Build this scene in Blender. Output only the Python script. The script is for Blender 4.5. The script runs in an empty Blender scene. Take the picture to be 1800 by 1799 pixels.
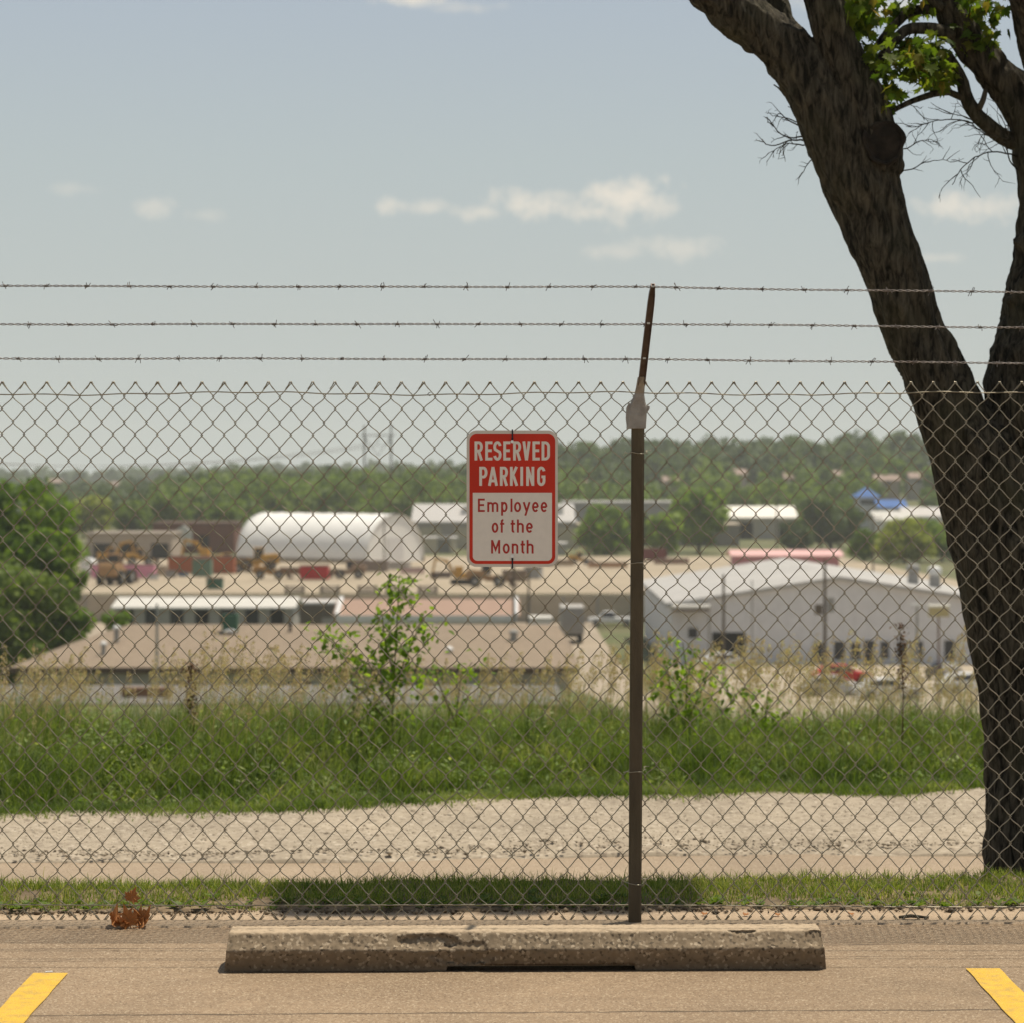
import bpy, math, random
import numpy as np
from mathutils import Vector, Matrix, noise as mn
R = math.radians
random.seed(7)
rng = np.random.default_rng(11)
sc = bpy.context.scene
COL = sc.collection

# ------------------------------------------------------------------ camera, light, sky
EYE = 1.52
cam_d = bpy.data.cameras.new("camera"); cam = bpy.data.objects.new("camera", cam_d); COL.objects.link(cam)
cam.location = (0, 0, EYE); cam.rotation_euler = (R(90), 0, 0)
cam_d.sensor_width = 36; cam_d.sensor_fit = 'HORIZONTAL'; cam_d.lens = 90
cam_d.shift_y = -0.0414
cam_d.clip_start = 0.1; cam_d.clip_end = 20000
cam_d.dof.use_dof = True; cam_d.dof.focus_distance = 8.57; cam_d.dof.aperture_fstop = 5.2
sc.camera = cam
SUN_EL, SUN_AZ = 70.0, 54.0
sd = Vector((math.sin(R(SUN_AZ))*math.cos(R(SUN_EL)), math.cos(R(SUN_AZ))*math.cos(R(SUN_EL)), math.sin(R(SUN_EL))))
sun_d = bpy.data.lights.new("sun", 'SUN'); sun = bpy.data.objects.new("sun", sun_d); COL.objects.link(sun)
sun_d.energy = 4.8; sun_d.angle = R(0.53); sun_d.color = (1.0, 0.915, 0.775)
sun.rotation_euler = (-sd).to_track_quat('-Z', 'Y').to_euler(); sun.location = (5, 5, 30)
sc.view_settings.view_transform = 'Standard'; sc.view_settings.look = 'None'
sc.view_settings.gamma = 1; sc.view_settings.exposure = 0.0
sc.cycles.max_bounces = 8; sc.cycles.transparent_max_bounces = 8
sc.cycles.volume_bounces = 1

w = bpy.data.worlds.new("World"); sc.world = w; w.use_nodes = True
nt = w.node_tree; N = nt.nodes; L = nt.links; N.clear()
def nd(t, **k):
    n = N.new(t)
    for a, b in k.items(): setattr(n, a, b)
    return n
sky = nd('ShaderNodeTexSky', sky_type='NISHITA'); sky.sun_disc = False
sky.sun_elevation = R(SUN_EL); sky.sun_rotation = R(SUN_AZ)
sky.air_density = 1.0; sky.dust_density = 0.8; sky.ozone_density = 1.5
tc = nd('ShaderNodeTexCoord'); sep = nd('ShaderNodeSeparateXYZ'); L.new(tc.outputs['Generated'], sep.inputs[0])
def mth(op, a, b=None, clamp=False):
    n = nd('ShaderNodeMath', operation=op); n.use_clamp = clamp
    for i, v in enumerate((a, b)):
        if v is None: continue
        if isinstance(v, (int, float)): n.inputs[i].default_value = v
        else: L.new(v, n.inputs[i])
    return n.outputs[0]
yy = mth('MAXIMUM', sep.outputs[1], 0.05)
comb = nd('ShaderNodeCombineXYZ')
L.new(mth('DIVIDE', sep.outputs[0], yy), comb.inputs[0]); L.new(mth('DIVIDE', sep.outputs[2], yy), comb.inputs[1])
ns = nd('ShaderNodeTexNoise'); ns.inputs['Scale'].default_value = 85; ns.inputs['Detail'].default_value = 7; ns.inputs['Roughness'].default_value = 0.62
L.new(comb.outputs[0], ns.inputs['Vector'])
nz = mth('SUBTRACT', ns.outputs[0], 0.5)
clouds = [(1100,352,80,40,1.0),(1050,372,70,18,.7),(1160,366,34,18,.6),(925,360,75,24,.8),(850,374,62,14,.6),(985,345,40,14,.4),
          (750,364,32,15,.55),(692,360,30,15,.6),(1190,436,85,20,.5),(1090,444,60,13,.4),(270,364,34,17,.45),
          (362,380,36,12,.3),(725,0,55,12,.9),(1705,366,105,26,.8),(1650,455,50,9,.4),(120,332,48,12,.25),(1320,0,80,22,.7),
          (1560,14,80,20,.6),(820,14,60,10,.3),(1960,350,120,40,.8),(-200,300,140,30,.6)]
acc = None
for cx, cy, rx, ry, st in clouds:
    m = nd('ShaderNodeMapping'); m.vector_type = 'POINT'
    sx, sy = 4500.0/rx, 4500.0/ry
    m.inputs['Scale'].default_value = (sx, sy, 0)
    m.inputs['Location'].default_value = (-(cx-900)/rx, -(825-cy)/ry, 0)
    L.new(comb.outputs[0], m.inputs['Vector'])
    ln = nd('ShaderNodeVectorMath', operation='LENGTH'); L.new(m.outputs[0], ln.inputs[0])
    v = mth('SUBTRACT', 1.22, ln.outputs['Value'])
    v = mth('MULTIPLY', mth('ADD', v, mth('MULTIPLY', nz, 3.2)), .95, clamp=True)
    v = mth('MULTIPLY', v, st)
    acc = v if acc is None else mth('MAXIMUM', acc, v)
acc = mth('MULTIPLY', acc, mth('GREATER_THAN', sep.outputs[1], 0.1))
hsv = nd('ShaderNodeHueSaturation'); hsv.inputs['Saturation'].default_value = 0.5
L.new(sky.outputs[0], hsv.inputs['Color'])
SKY_TINT = (0.68, 0.68, 0.64)
tint = nd('ShaderNodeMix', data_type='RGBA', blend_type='MULTIPLY'); tint.inputs['Factor'].default_value = 1
L.new(hsv.outputs[0], tint.inputs['A']); tint.inputs['B'].default_value = (*SKY_TINT, 1)
def rampc(f, stops):
    n = nd('ShaderNodeValToRGB'); e = n.color_ramp.elements
    while len(e) < len(stops): e.new(.5)
    for q, (p_, c_) in zip(e, stops): q.position = p_; q.color = (*c_, 1)
    L.new(f, n.inputs[0]); return n.outputs[0]
zc = mth('MULTIPLY', sep.outputs[2], 2.5, clamp=True)
low = rampc(zc, [(0, (.525,.56,.535)), (.15, (.505,.55,.535)), (.30, (.465,.53,.545)), (.46, (.415,.485,.56)), (1, (.30,.39,.52))])
lows = nd('ShaderNodeVectorMath', operation='SCALE'); L.new(low, lows.inputs[0]); lows.inputs['Scale'].default_value = 1/0.14
mfac = mth('SUBTRACT', 1.0, mth('MULTIPLY', mth('SUBTRACT', sep.outputs[2], .2), 4.0, clamp=True))
skym = nd('ShaderNodeMix', data_type='RGBA'); L.new(mfac, skym.inputs['Factor']); L.new(tint.outputs['Result'], skym.inputs['A']); L.new(lows.outputs[0], skym.inputs['B'])
mixc = nd('ShaderNodeMix', data_type='RGBA'); L.new(mth('MULTIPLY', acc, 0.95), mixc.inputs['Factor'])
L.new(skym.outputs['Result'], mixc.inputs['A']); mixc.inputs['B'].default_value = (5.9, 5.5, 4.8, 1)
bg = nd('ShaderNodeBackground'); bg.inputs['Strength'].default_value = 0.14
L.new(mixc.outputs['Result'], bg.inputs['Color'])
wo = nd('ShaderNodeOutputWorld'); L.new(bg.outputs[0], wo.inputs['Surface'])

# ------------------------------------------------------------------ helpers
def P(px, py, D):
    return Vector(((px-900)/4500*D, D, EYE-(py-825)/4500*D))
def tag(o, label=None, cat=None, group=None, kind=None):
    if label: o['label'] = label
    if cat: o['category'] = cat
    if group: o['group'] = group
    if kind: o['kind'] = kind
    return o
def empty(name, label, cat, loc=(0,0,0), rz=0, group=None):
    o = bpy.data.objects.new(name, None); COL.objects.link(o); o.location = loc; o.rotation_euler = (0, 0, rz)
    o.empty_display_size = .1
    return tag(o, label, cat, group)
def copy_tree(o, parent=None):
    c = o.copy(); COL.objects.link(c)
    if parent: c.parent = parent
    for ch in [x for x in bpy.data.objects if x.parent == o]: copy_tree(ch, c)
    return c
def mesh_arrays(name, V, F, mats, parent=None, midx=None, smooth=False):
    """V (n,3), F list of arrays (k,m) face index arrays (m = 3 or 4)"""
    me = bpy.data.meshes.new(name)
    Fs = F if isinstance(F, list) else [F]
    Fs = [np.asarray(f, dtype=np.int32) for f in Fs]
    nf = sum(len(f) for f in Fs)
    loops = np.concatenate([f.ravel() for f in Fs])
    tot = np.concatenate([np.full(len(f), f.shape[1], dtype=np.int32) for f in Fs])
    start = np.concatenate([[0], np.cumsum(tot)[:-1]]).astype(np.int32)
    me.vertices.add(len(V)); me.vertices.foreach_set('co', np.asarray(V, dtype=np.float32).ravel())
    me.loops.add(len(loops)); me.loops.foreach_set('vertex_index', loops)
    me.polygons.add(nf); me.polygons.foreach_set('loop_start', start); me.polygons.foreach_set('loop_total', tot)
    if midx is not None: me.polygons.foreach_set('material_index', np.asarray(midx, dtype=np.int32))
    me.update(calc_edges=True); me.validate()
    if smooth: me.polygons.foreach_set('use_smooth', np.ones(len(me.polygons), dtype=bool))
    for m in (mats if isinstance(mats, (list, tuple)) else [mats]): me.materials.append(m)
    o = bpy.data.objects.new(name, me); COL.objects.link(o)
    if parent is not None: o.parent = parent
    return o
class MB:
    def __init__(s): s.v = []; s.f = []; s.m = []
    def add(s, vs, fs, mi=0, M=None):
        b = len(s.v)
        for v in vs:
            v = Vector(v); s.v.append(tuple(M @ v if M else v))
        for f in fs: s.f.append(tuple(b+i for i in f)); s.m.append(mi)
    def box(s, c, d, mi=0, rz=0, M=None, taper=1.0):
        x, y, z = d[0]/2, d[1]/2, d[2]/2; t = taper
        vs = [(-x,-y,-z),(x,-y,-z),(x,y,-z),(-x,y,-z),(-x*t,-y*t,z),(x*t,-y*t,z),(x*t,y*t,z),(-x*t,y*t,z)]
        T = Matrix.Translation(c) @ Matrix.Rotation(rz, 4, 'Z')
        if M: T = M @ T
        s.add(vs, [(0,3,2,1),(4,5,6,7),(0,1,5,4),(1,2,6,5),(2,3,7,6),(3,0,4,7)], mi, T); return s
    def prism(s, poly, a, b, axis='Y', mi=0, M=None):
        """poly 2D list; extruded along axis from a to b. axis Y: poly=(x,z); X: (y,z); Z: (x,y)"""
        def pt(p, t): return {'Y': (p[0], t, p[1]), 'X': (t, p[0], p[1]), 'Z': (p[0], p[1], t)}[axis]
        n = len(poly); vs = [pt(p, a) for p in poly]+[pt(p, b) for p in poly]
        fs = [tuple(range(n-1, -1, -1)), tuple(range(n, 2*n))]+[(i, (i+1) % n, n+(i+1) % n, n+i) for i in range(n)]
        s.add(vs, fs, mi, M); return s
    def tube(s, pts, r, n=8, mi=0, cap=True, M=None):
        pts = [Vector(p) for p in pts]; k = len(pts)
        rs = r if isinstance(r, (list, tuple)) else [r]*k
        t0 = (pts[1]-pts[0]).normalized(); up = Vector((0,0,1)) if abs(t0.z) < .9 else Vector((1,0,0))
        u = t0.cross(up).normalized(); vs = []
        for i, p in enumerate(pts):
            t = (pts[min(i+1,k-1)]-pts[max(i-1,0)])
            if t.length < 1e-9: t = t0
            t.normalize(); u = (u - t*u.dot(t)).normalized(); v = t.cross(u)
            for j in range(n):
                a = 2*math.pi*j/n; vs.append(p+(u*math.cos(a)+v*math.sin(a))*rs[i])
        fs = [(i*n+j, i*n+(j+1) % n, (i+1)*n+(j+1) % n, (i+1)*n+j) for i in range(k-1) for j in range(n)]
        if cap: fs += [tuple(range(n-1,-1,-1)), tuple((k-1)*n+j for j in range(n))]
        s.add(vs, fs, mi, M); return s
    def cyl(s, a, b, r, n=16, mi=0, M=None): return s.tube([a, b], r, n, mi, True, M)
    def build(s, name, mats, parent=None, smooth=False, bevel=0):
        me = bpy.data.meshes.new(name); me.from_pydata([tuple(v) for v in s.v], [], s.f); me.update()
        for m in (mats if isinstance(mats, (list, tuple)) else [mats]): me.materials.append(m)
        me.polygons.foreach_set('material_index', s.m)
        if smooth: me.polygons.foreach_set('use_smooth', [True]*len(me.polygons))
        o = bpy.data.objects.new(name, me); COL.objects.link(o)
        if parent is not None: o.parent = parent
        if bevel:
            b = o.modifiers.new('b', 'BEVEL'); b.width = bevel; b.segments = 2; b.limit_method = 'ANGLE'
        return o
def smooth01(a, b, x):
    t = np.clip((np.asarray(x, dtype=float)-a)/(b-a), 0, 1); return t*t*(3-2*t)

# ------------------------------------------------------------------ materials
MC = {}
def mat(name, col, rough=.8, var=.15, scale=4.0, bump=0.0, bscale=60.0, metal=0.0, detail=5, dirt=None, dscale=1.5, damt=.5,
        spec=.3, coat=0, stretch=(1,1,1), space='Object'):
    if name in MC: return MC[name]
    m = bpy.data.materials.new(name); m.use_nodes = True; t = m.node_tree; n = t.nodes; l = t.links
    b = n['Principled BSDF']; b.inputs['Roughness'].default_value = rough; b.inputs['Metallic'].default_value = metal
    b.inputs['Specular IOR Level'].default_value = spec
    if coat: b.inputs['Coat Weight'].default_value = coat; b.inputs['Coat Roughness'].default_value = .1
    c = n.new('ShaderNodeTexCoord'); mp = n.new('ShaderNodeMapping'); mp.inputs['Scale'].default_value = stretch
    l.new(c.outputs[space], mp.inputs[0])
    t1 = n.new('ShaderNodeTexNoise'); t1.inputs['Scale'].default_value = scale; t1.inputs['Detail'].default_value = detail
    l.new(mp.outputs[0], t1.inputs['Vector'])
    r = n.new('ShaderNodeValToRGB'); r.color_ramp.elements[0].position = .3; r.color_ramp.elements[1].position = .7
    r.color_ramp.elements[0].color = (*[x*(1-var) for x in col], 1); r.color_ramp.elements[1].color = (*[min(1, x*(1+var)) for x in col], 1)
    l.new(t1.outputs[0], r.inputs[0]); out = r.outputs[0]
    if dirt:
        t2 = n.new('ShaderNodeTexNoise'); t2.inputs['Scale'].default_value = dscale; t2.inputs['Detail'].default_value = 8; t2.inputs['Roughness'].default_value = .7
        l.new(mp.outputs[0], t2.inputs['Vector'])
        rr = n.new('ShaderNodeValToRGB'); rr.color_ramp.elements[0].position = .48; rr.color_ramp.elements[1].position = .68
        rr.color_ramp.elements[0].color = (0,0,0,1); rr.color_ramp.elements[1].color = (damt,)*3+(1,)
        l.new(t2.outputs[0], rr.inputs[0]); mx = n.new('ShaderNodeMix'); mx.data_type = 'RGBA'
        l.new(rr.outputs[0], mx.inputs['Factor']); l.new(out, mx.inputs['A']); mx.inputs['B'].default_value = (*dirt, 1); out = mx.outputs['Result']
    l.new(out, b.inputs['Base Color'])
    if bump:
        t3 = n.new('ShaderNodeTexNoise'); t3.inputs['Scale'].default_value = bscale; t3.inputs['Detail'].default_value = 6
        l.new(mp.outputs[0], t3.inputs['Vector']); bp = n.new('ShaderNodeBump'); bp.inputs['Strength'].default_value = bump; bp.inputs['Distance'].default_value = .01
        l.new(t3.outputs[0], bp.inputs['Height']); l.new(bp.outputs[0], b.inputs['Normal'])
    MC[name] = m; return m
def leafmat(name, cols, trans=.35, rough=.6, obj_rand=False, hue=0, big=None):
    if name in MC: return MC[name]
    m = bpy.data.materials.new(name); m.use_nodes = True; t = m.node_tree; n = t.nodes; l = t.links
    b = n['Principled BSDF']; b.inputs['Roughness'].default_value = rough; b.inputs['Specular IOR Level'].default_value = .25
    g = n.new('ShaderNodeNewGeometry'); r = n.new('ShaderNodeValToRGB'); e = r.color_ramp.elements
    while len(e) < len(cols): e.new(.5)
    for i, cc in enumerate(cols): e[i].position = i/(len(cols)-1); e[i].color = (*cc, 1)
    fac = g.outputs['Random Per Island']
    if big:
        nn = n.new('ShaderNodeTexNoise'); nn.inputs['Scale'].default_value = big; nn.inputs['Detail'].default_value = 2
        l.new(g.outputs['Position'], nn.inputs['Vector'])
        a = n.new('ShaderNodeMath'); a.operation = 'MULTIPLY_ADD'; l.new(nn.outputs[0], a.inputs[0]); a.inputs[1].default_value = 2.4; a.inputs[2].default_value = -.7
        c2 = n.new('ShaderNodeMix'); c2.data_type = 'FLOAT'; c2.inputs['Factor'].default_value = .6
        l.new(fac, c2.inputs['A']); l.new(a.outputs[0], c2.inputs['B']); fac = c2.outputs['Result']
    l.new(fac, r.inputs[0]); out = r.outputs[0]
    l.new(out, b.inputs['Base Color'])
    tr = n.new('ShaderNodeBsdfTranslucent')
    mul = n.new('ShaderNodeMix'); mul.data_type = 'RGBA'; mul.blend_type = 'MULTIPLY'; mul.inputs['Factor'].default_value = 1
    l.new(out, mul.inputs['A']); mul.inputs['B'].default_value = (1.9, 2.0, .8, 1); mul.clamp_result = True
    l.new(mul.outputs['Result'], tr.inputs[0])
    mx = n.new('ShaderNodeMixShader'); mx.inputs[0].default_value = trans
    l.new(b.outputs[0], mx.inputs[1]); l.new(tr.outputs[0], mx.inputs[2]); l.new(mx.outputs[0], n['Material Output'].inputs[0])
    MC[name] = m; return m

def pave_mat(name, base, light, dark, cracks=True, grain=260, streak=False, cap=False):
    m = bpy.data.materials.new(name); m.use_nodes = True; t = m.node_tree; n = t.nodes; l = t.links
    b = n['Principled BSDF']; b.inputs['Roughness'].default_value = .85; b.inputs['Specular IOR Level'].default_value = .25
    g = n.new('ShaderNodeTexCoord'); pos = g.outputs['Object']
    def noi(s, d=4, r=.55, vec=None):
        x = n.new('ShaderNodeTexNoise'); x.inputs['Scale'].default_value = s; x.inputs['Detail'].default_value = d; x.inputs['Roughness'].default_value = r
        l.new(vec or pos, x.inputs['Vector']); return x.outputs[0]
    def ramp(f, p0, c0, p1, c1):
        x = n.new('ShaderNodeValToRGB'); x.color_ramp.elements[0].position = p0; x.color_ramp.elements[1].position = p1
        x.color_ramp.elements[0].color = (*c0, 1); x.color_ramp.elements[1].color = (*c1, 1); l.new(f, x.inputs[0]); return x.outputs[0]
    def mix(f, a, bb, bt='MIX'):
        x = n.new('ShaderNodeMix'); x.data_type = 'RGBA'; x.blend_type = bt
        if isinstance(f, float): x.inputs['Factor'].default_value = f
        else: l.new(f, x.inputs['Factor'])
        for k, v in (('A', a), ('B', bb)):
            if isinstance(v, tuple): x.inputs[k].default_value = (*v, 1)
            else: l.new(v, x.inputs[k])
        return x.outputs['Result']
    def M(op, a, bb=None):
        x = n.new('ShaderNodeMath'); x.operation = op
        for i, v in enumerate((a, bb)):
            if v is None: continue
            if isinstance(v, (int, float)): x.inputs[i].default_value = v
            else: l.new(v, x.inputs[i])
        return x.outputs[0]
    lo = tuple(c*.86 for c in base); hi = tuple(c*1.14 for c in base)
    c = ramp(noi(1.3, 6, .65), .35, lo, .65, hi)
    v = n.new('ShaderNodeTexVoronoi'); v.inputs['Scale'].default_value = grain; l.new(pos, v.inputs['Vector'])
    sp = n.new('ShaderNodeSeparateColor'); l.new(v.outputs['Color'], sp.inputs[0])
    c = mix(ramp(sp.outputs[0], .80, (0,)*3, .95, (.75,)*3), c, light)
    c = mix(ramp(sp.outputs[1], .78, (0,)*3, .95, (.7,)*3), c, dark)
    c = mix(ramp(noi(grain*.35, 3), .4, (0,)*3, .75, (.35,)*3), c, dark)
    if streak:
        mp = n.new('ShaderNodeMapping'); mp.inputs['Scale'].default_value = (.35, 9, 1); l.new(pos, mp.inputs[0])
        c = mix(ramp(noi(2.2, 6, .7, mp.outputs[0]), .5, (0,)*3, .75, (.45,)*3), c, tuple(x*.62 for x in base))
        c = mix(ramp(noi(.75, 5, .6), .56, (0,)*3, .70, (.28,)*3), c, tuple(x*.55 for x in base))
        mp2 = n.new('ShaderNodeMapping'); mp2.inputs['Scale'].default_value = (1, 1.6, 1); mp2.inputs['Rotation'].default_value = (0,0,.9); l.new(pos, mp2.inputs[0])
        c = mix(ramp(noi(1.9, 7, .75, mp2.outputs[0]), .55, (0,)*3, .75, (.5,)*3), c, tuple(min(1, x*1.45) for x in base))
    hgt = noi(grain*.5, 4)
    if cap:   # sunlit tone painted on the flat top, shade painted over the foot
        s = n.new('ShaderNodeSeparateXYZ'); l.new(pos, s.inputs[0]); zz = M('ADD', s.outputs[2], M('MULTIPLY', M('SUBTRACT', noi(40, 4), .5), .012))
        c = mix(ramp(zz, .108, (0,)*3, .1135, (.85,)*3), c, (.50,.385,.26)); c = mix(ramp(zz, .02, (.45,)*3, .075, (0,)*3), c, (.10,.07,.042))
    if cracks:
        s = n.new('ShaderNodeSeparateXYZ'); l.new(pos, s.inputs[0])
        for y0, slope, amp, wd, thr in ((7.16, .03, .035, .0035, .42), (7.95, .03, .01, .002, .5), (8.15, .028, .012, .0035, .52)):
            mpx = n.new('ShaderNodeMapping'); mpx.inputs['Scale'].default_value = (1, 0, 0); mpx.inputs['Location'].default_value = (y0*3, 0, 0); l.new(pos, mpx.inputs[0])
            line = M('ADD', M('ADD', M('MULTIPLY', s.outputs[0], slope), y0), M('MULTIPLY', M('SUBTRACT', noi(2.4, 8, .72, mpx.outputs[0]), .5), amp*2))
            d = M('ABSOLUTE', M('SUBTRACT', s.outputs[1], line))
            wv = M('MULTIPLY', M('MAXIMUM', M('SUBTRACT', noi(5.5, 4, .6, mpx.outputs[0]), thr-.15), 0.0), wd*9)
            k = M('MULTIPLY', M('LESS_THAN', d, wv), .8)
            c = mix(k, c, tuple(x*.22 for x in base))
    l.new(c, b.inputs['Base Color'])
    bp = n.new('ShaderNodeBump'); bp.inputs['Strength'].default_value = .55; bp.inputs['Distance'].default_value = .003
    l.new(hgt, bp.inputs['Height']); l.new(bp.outputs[0], b.inputs['Normal'])
    MC[name] = m; return m

LOT = pave_mat('lot_pavement', (.335,.24,.152), (.62,.50,.35), (.13,.085,.05), grain=210, streak=True)
CONC = pave_mat('curb_concrete', (.42,.315,.21), (.55,.45,.33), (.2,.14,.09), cracks=False, grain=320)
ROADC = pave_mat('lane_concrete', (.34,.26,.18), (.46,.38,.28), (.2,.15,.1), cracks=False, grain=160)
GRAV = pave_mat('gravel_stones', (.36,.30,.222), (.50,.43,.335), (.19,.15,.11), cracks=False, grain=48)
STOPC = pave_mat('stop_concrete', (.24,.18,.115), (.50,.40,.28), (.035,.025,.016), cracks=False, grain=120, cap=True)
GALV = mat('galvanised_wire', (.31,.28,.21), .36, .25, 30, metal=.65, dirt=(.15,.12,.08), dscale=12, damt=.6)
BARB = mat('barbed_steel', (.20,.18,.165), .5, .3, 40, metal=.5, dirt=(.11,.07,.05), dscale=14, damt=.6)
POSTM = mat('post_steel', (.105,.084,.052), .6, .25, 6, bump=.2, bscale=180, metal=.25, dirt=(.055,.043,.028), dscale=9, damt=.5, stretch=(3,3,.6))
CAPM = mat('cast_aluminium', (.33,.31,.28), .6, .15, 30, bump=.35, bscale=160, metal=.3, dirt=(.12,.07,.04), dscale=18, damt=.35)
ARMM = mat('arm_steel', (.13,.10,.085), .55, .2, 20, metal=.4, dirt=(.07,.04,.03), dscale=18)
TIEM = mat('tie_wire', (.42,.38,.28), .4, .2, 40, metal=.6)
YEL = mat('yellow_line_paint', (.68,.42,.05), .7, .08, 14, bump=.5, bscale=170, dirt=(.40,.27,.10), dscale=26, damt=.75)
BARK = None

# ------------------------------------------------------------------ ground
PD = [-40, 9.30,9.45, 15.8, 18, 22, 30, 45, 60, 80, 92, 104, 115, 122, 140, 150, 180, 225, 285, 300, 301, 375, 450, 600, 4200]
PH = [1.56,1.56,1.80,1.80,2.12,3.0, 4.3,5.7,6.9,8.0,8.5, 9.1, 9.75,11.5,14.2,14.5,15.6,17.25,18.0,18.0,14.7,15.3,16.0,16.5,16.5]
def ground_h(x, D):
    x = np.asarray(x, dtype=float); D = np.asarray(D, dtype=float)
    h = np.interp(D, PD, PH)
    h = h + 1.6*smooth01(2.0, 6.0, x/np.maximum(D, 1)*110)*smooth01(60, 95, D)*(1-smooth01(125, 160, D))
    a = x/np.maximum(D, 1)
    hill = 7.5*smooth01(-.03, .055, a)*smooth01(620, 1150, D) + 5.5*smooth01(-.18, -.07, a)*smooth01(620, 1000, D)
    h = h - hill - 2.0*np.sin(a*40+1.3)*smooth01(800, 1200, D)*smooth01(-.08,0.05,a)
    return h
def gz(x, D): return float(EYE-ground_h(x, D))
Ds = np.array(sorted(set(PD+[11,13,15,16.5,26,35,50,70,98,110,118,130,165,200,250,330,400,500,550,650,700,760,820,880,940,1000,1080,1150,1250,1500,2000,3000])), dtype=float)
xs_a = np.linspace(-1, 1, 61)
def terrain():
    V = []; 
    for D in Ds:
        half = 30+max(D, 0)*.55
        X = xs_a*half; Z = EYE-ground_h(X, D)
        V.append(np.stack([X, np.full_like(X, D), Z], 1))
    V = np.concatenate(V); nx = 61; ny = len(Ds)
    i, j = np.meshgrid(np.arange(ny-1), np.arange(nx-1), indexing='ij'); a = (i*nx+j).ravel()
    F = np.stack([a, a+1, a+nx+1, a+nx], 1)
    return mesh_arrays('ground', V, F, mat('meadow_ground', (.105,.115,.045), .95, .35, .25, detail=8, dirt=(.22,.17,.10), dscale=.08, damt=.7), smooth=False)
tag(terrain(), kind='structure')
def sheet(name, m, fx0, fx1, y0, y1, nx=2, ny=12, lift=.04, zf=None):
    V = []
    for i in range(ny+1):
        D = y0+(y1-y0)*i/ny
        X = np.linspace(fx0(D), fx1(D), nx+1)
        Z = (EYE-ground_h(X, D)+lift) if zf is None else np.array([zf(x, D) for x in X])
        V.append(np.stack([X, np.full_like(X, D), Z], 1))
    V = np.concatenate(V); n = nx+1
    i, j = np.meshgrid(np.arange(ny), np.arange(nx), indexing='ij'); a = (i*n+j).ravel()
    return tag(mesh_arrays(name, V, np.stack([a, a+1, a+n+1, a+n], 1), m), kind='structure')
def slab(name, m, y0f, y1f, z0, z1, x0=-12, x1=12, nx=24, kind='structure'):
    V = []; X = np.linspace(x0, x1, nx+1)
    rows = [(y0f, z0), (y0f, z1), (y1f, z1), (y1f, z0)]
    V = np.concatenate([np.array([[x, yf(x), z] for x in X]) for yf, z in rows]); n = nx+1
    F = []
    for r in range(3):
        for i in range(nx): F.append((r*n+i, r*n+i+1, (r+1)*n+i+1, (r+1)*n+i))
    return tag(mesh_arrays(name, V, np.array(F), m), kind=kind)
slab('parking_lot', LOT, lambda x: -12+.025*x, lambda x: 8.505+.025*x, -.035, 0.0)
slab('curb', CONC, lambda x: 8.508+.025*x, lambda x: 8.80+.03*x, -.035, 0.007)
SOIL = mat('dry_soil', (.20,.145,.09), .95, .35, 12, bump=.9, bscale=50, dirt=(.09,.07,.04), dscale=5, damt=.6)
def strip_z(x, y):
    return .012+.018*mn.noise((x*3, y*5, 0))+.006*mn.noise((x*18, y*18, 3))
def strip():
    V = []; nx, ny = 500, 22
    for i in range(ny+1):
        for j in range(nx+1):
            x = -5+10*j/nx; f = i/ny
            y0 = 8.74+.03*x+.03*mn.noise((x*4,0,0))+.012*mn.noise((x*19,0,5)); y1 = 9.40+.05*x
            y = y0+(y1-y0)*f; z = strip_z(x, y)
            if i == 0: z = -.02
            if i == ny: z = -.26
            V.append((x, y, z))
    n = nx+1; i, j = np.meshgrid(np.arange(ny), np.arange(nx), indexing='ij'); a = (i*n+j).ravel()
    return mesh_arrays('grass_strip_soil', np.array(V), np.stack([a, a+1, a+n+1, a+n], 1), SOIL, smooth=True)
tag(strip(), kind='structure')
slab('lane', ROADC, lambda x: 9.45+.05*x, lambda x: 12.3+.05*x, -.40, -.266)
def ggedge(x): return 13.60+.25*x+.13*math.sin(x*1.9+1)+.07*math.sin(x*5.3)
def gravel():
    V = []; nx, ny = 620, 190
    for i in range(ny+1):
        f = i/ny
        for j in range(nx+1):
            x = -4.4+8.8*j/nx; y0 = 11.70+.07*x+.05*math.sin(x*2.1); y1 = ggedge(x)+.22; y = y0+(y1-y0)*f
            z = -.262+.03*min(1, f*8)+.006*mn.noise((x*7, y*7, 1))+.0025*mn.noise((x*34, y*34, 2))+.03*mn.noise((x*1.1, y*2.2, 9))-.07*max(0, f-.86)/.14
            if f == 0: z = -.29
            V.append((x, y, z))
    n = nx+1; i, j = np.meshgrid(np.arange(ny), np.arange(nx), indexing='ij'); a = (i*n+j).ravel()
    return mesh_arrays('gravel_verge', np.array(V), np.stack([a, a+1, a+n+1, a+n], 1), GRAV, smooth=False)
tag(gravel(), kind='structure')
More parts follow.
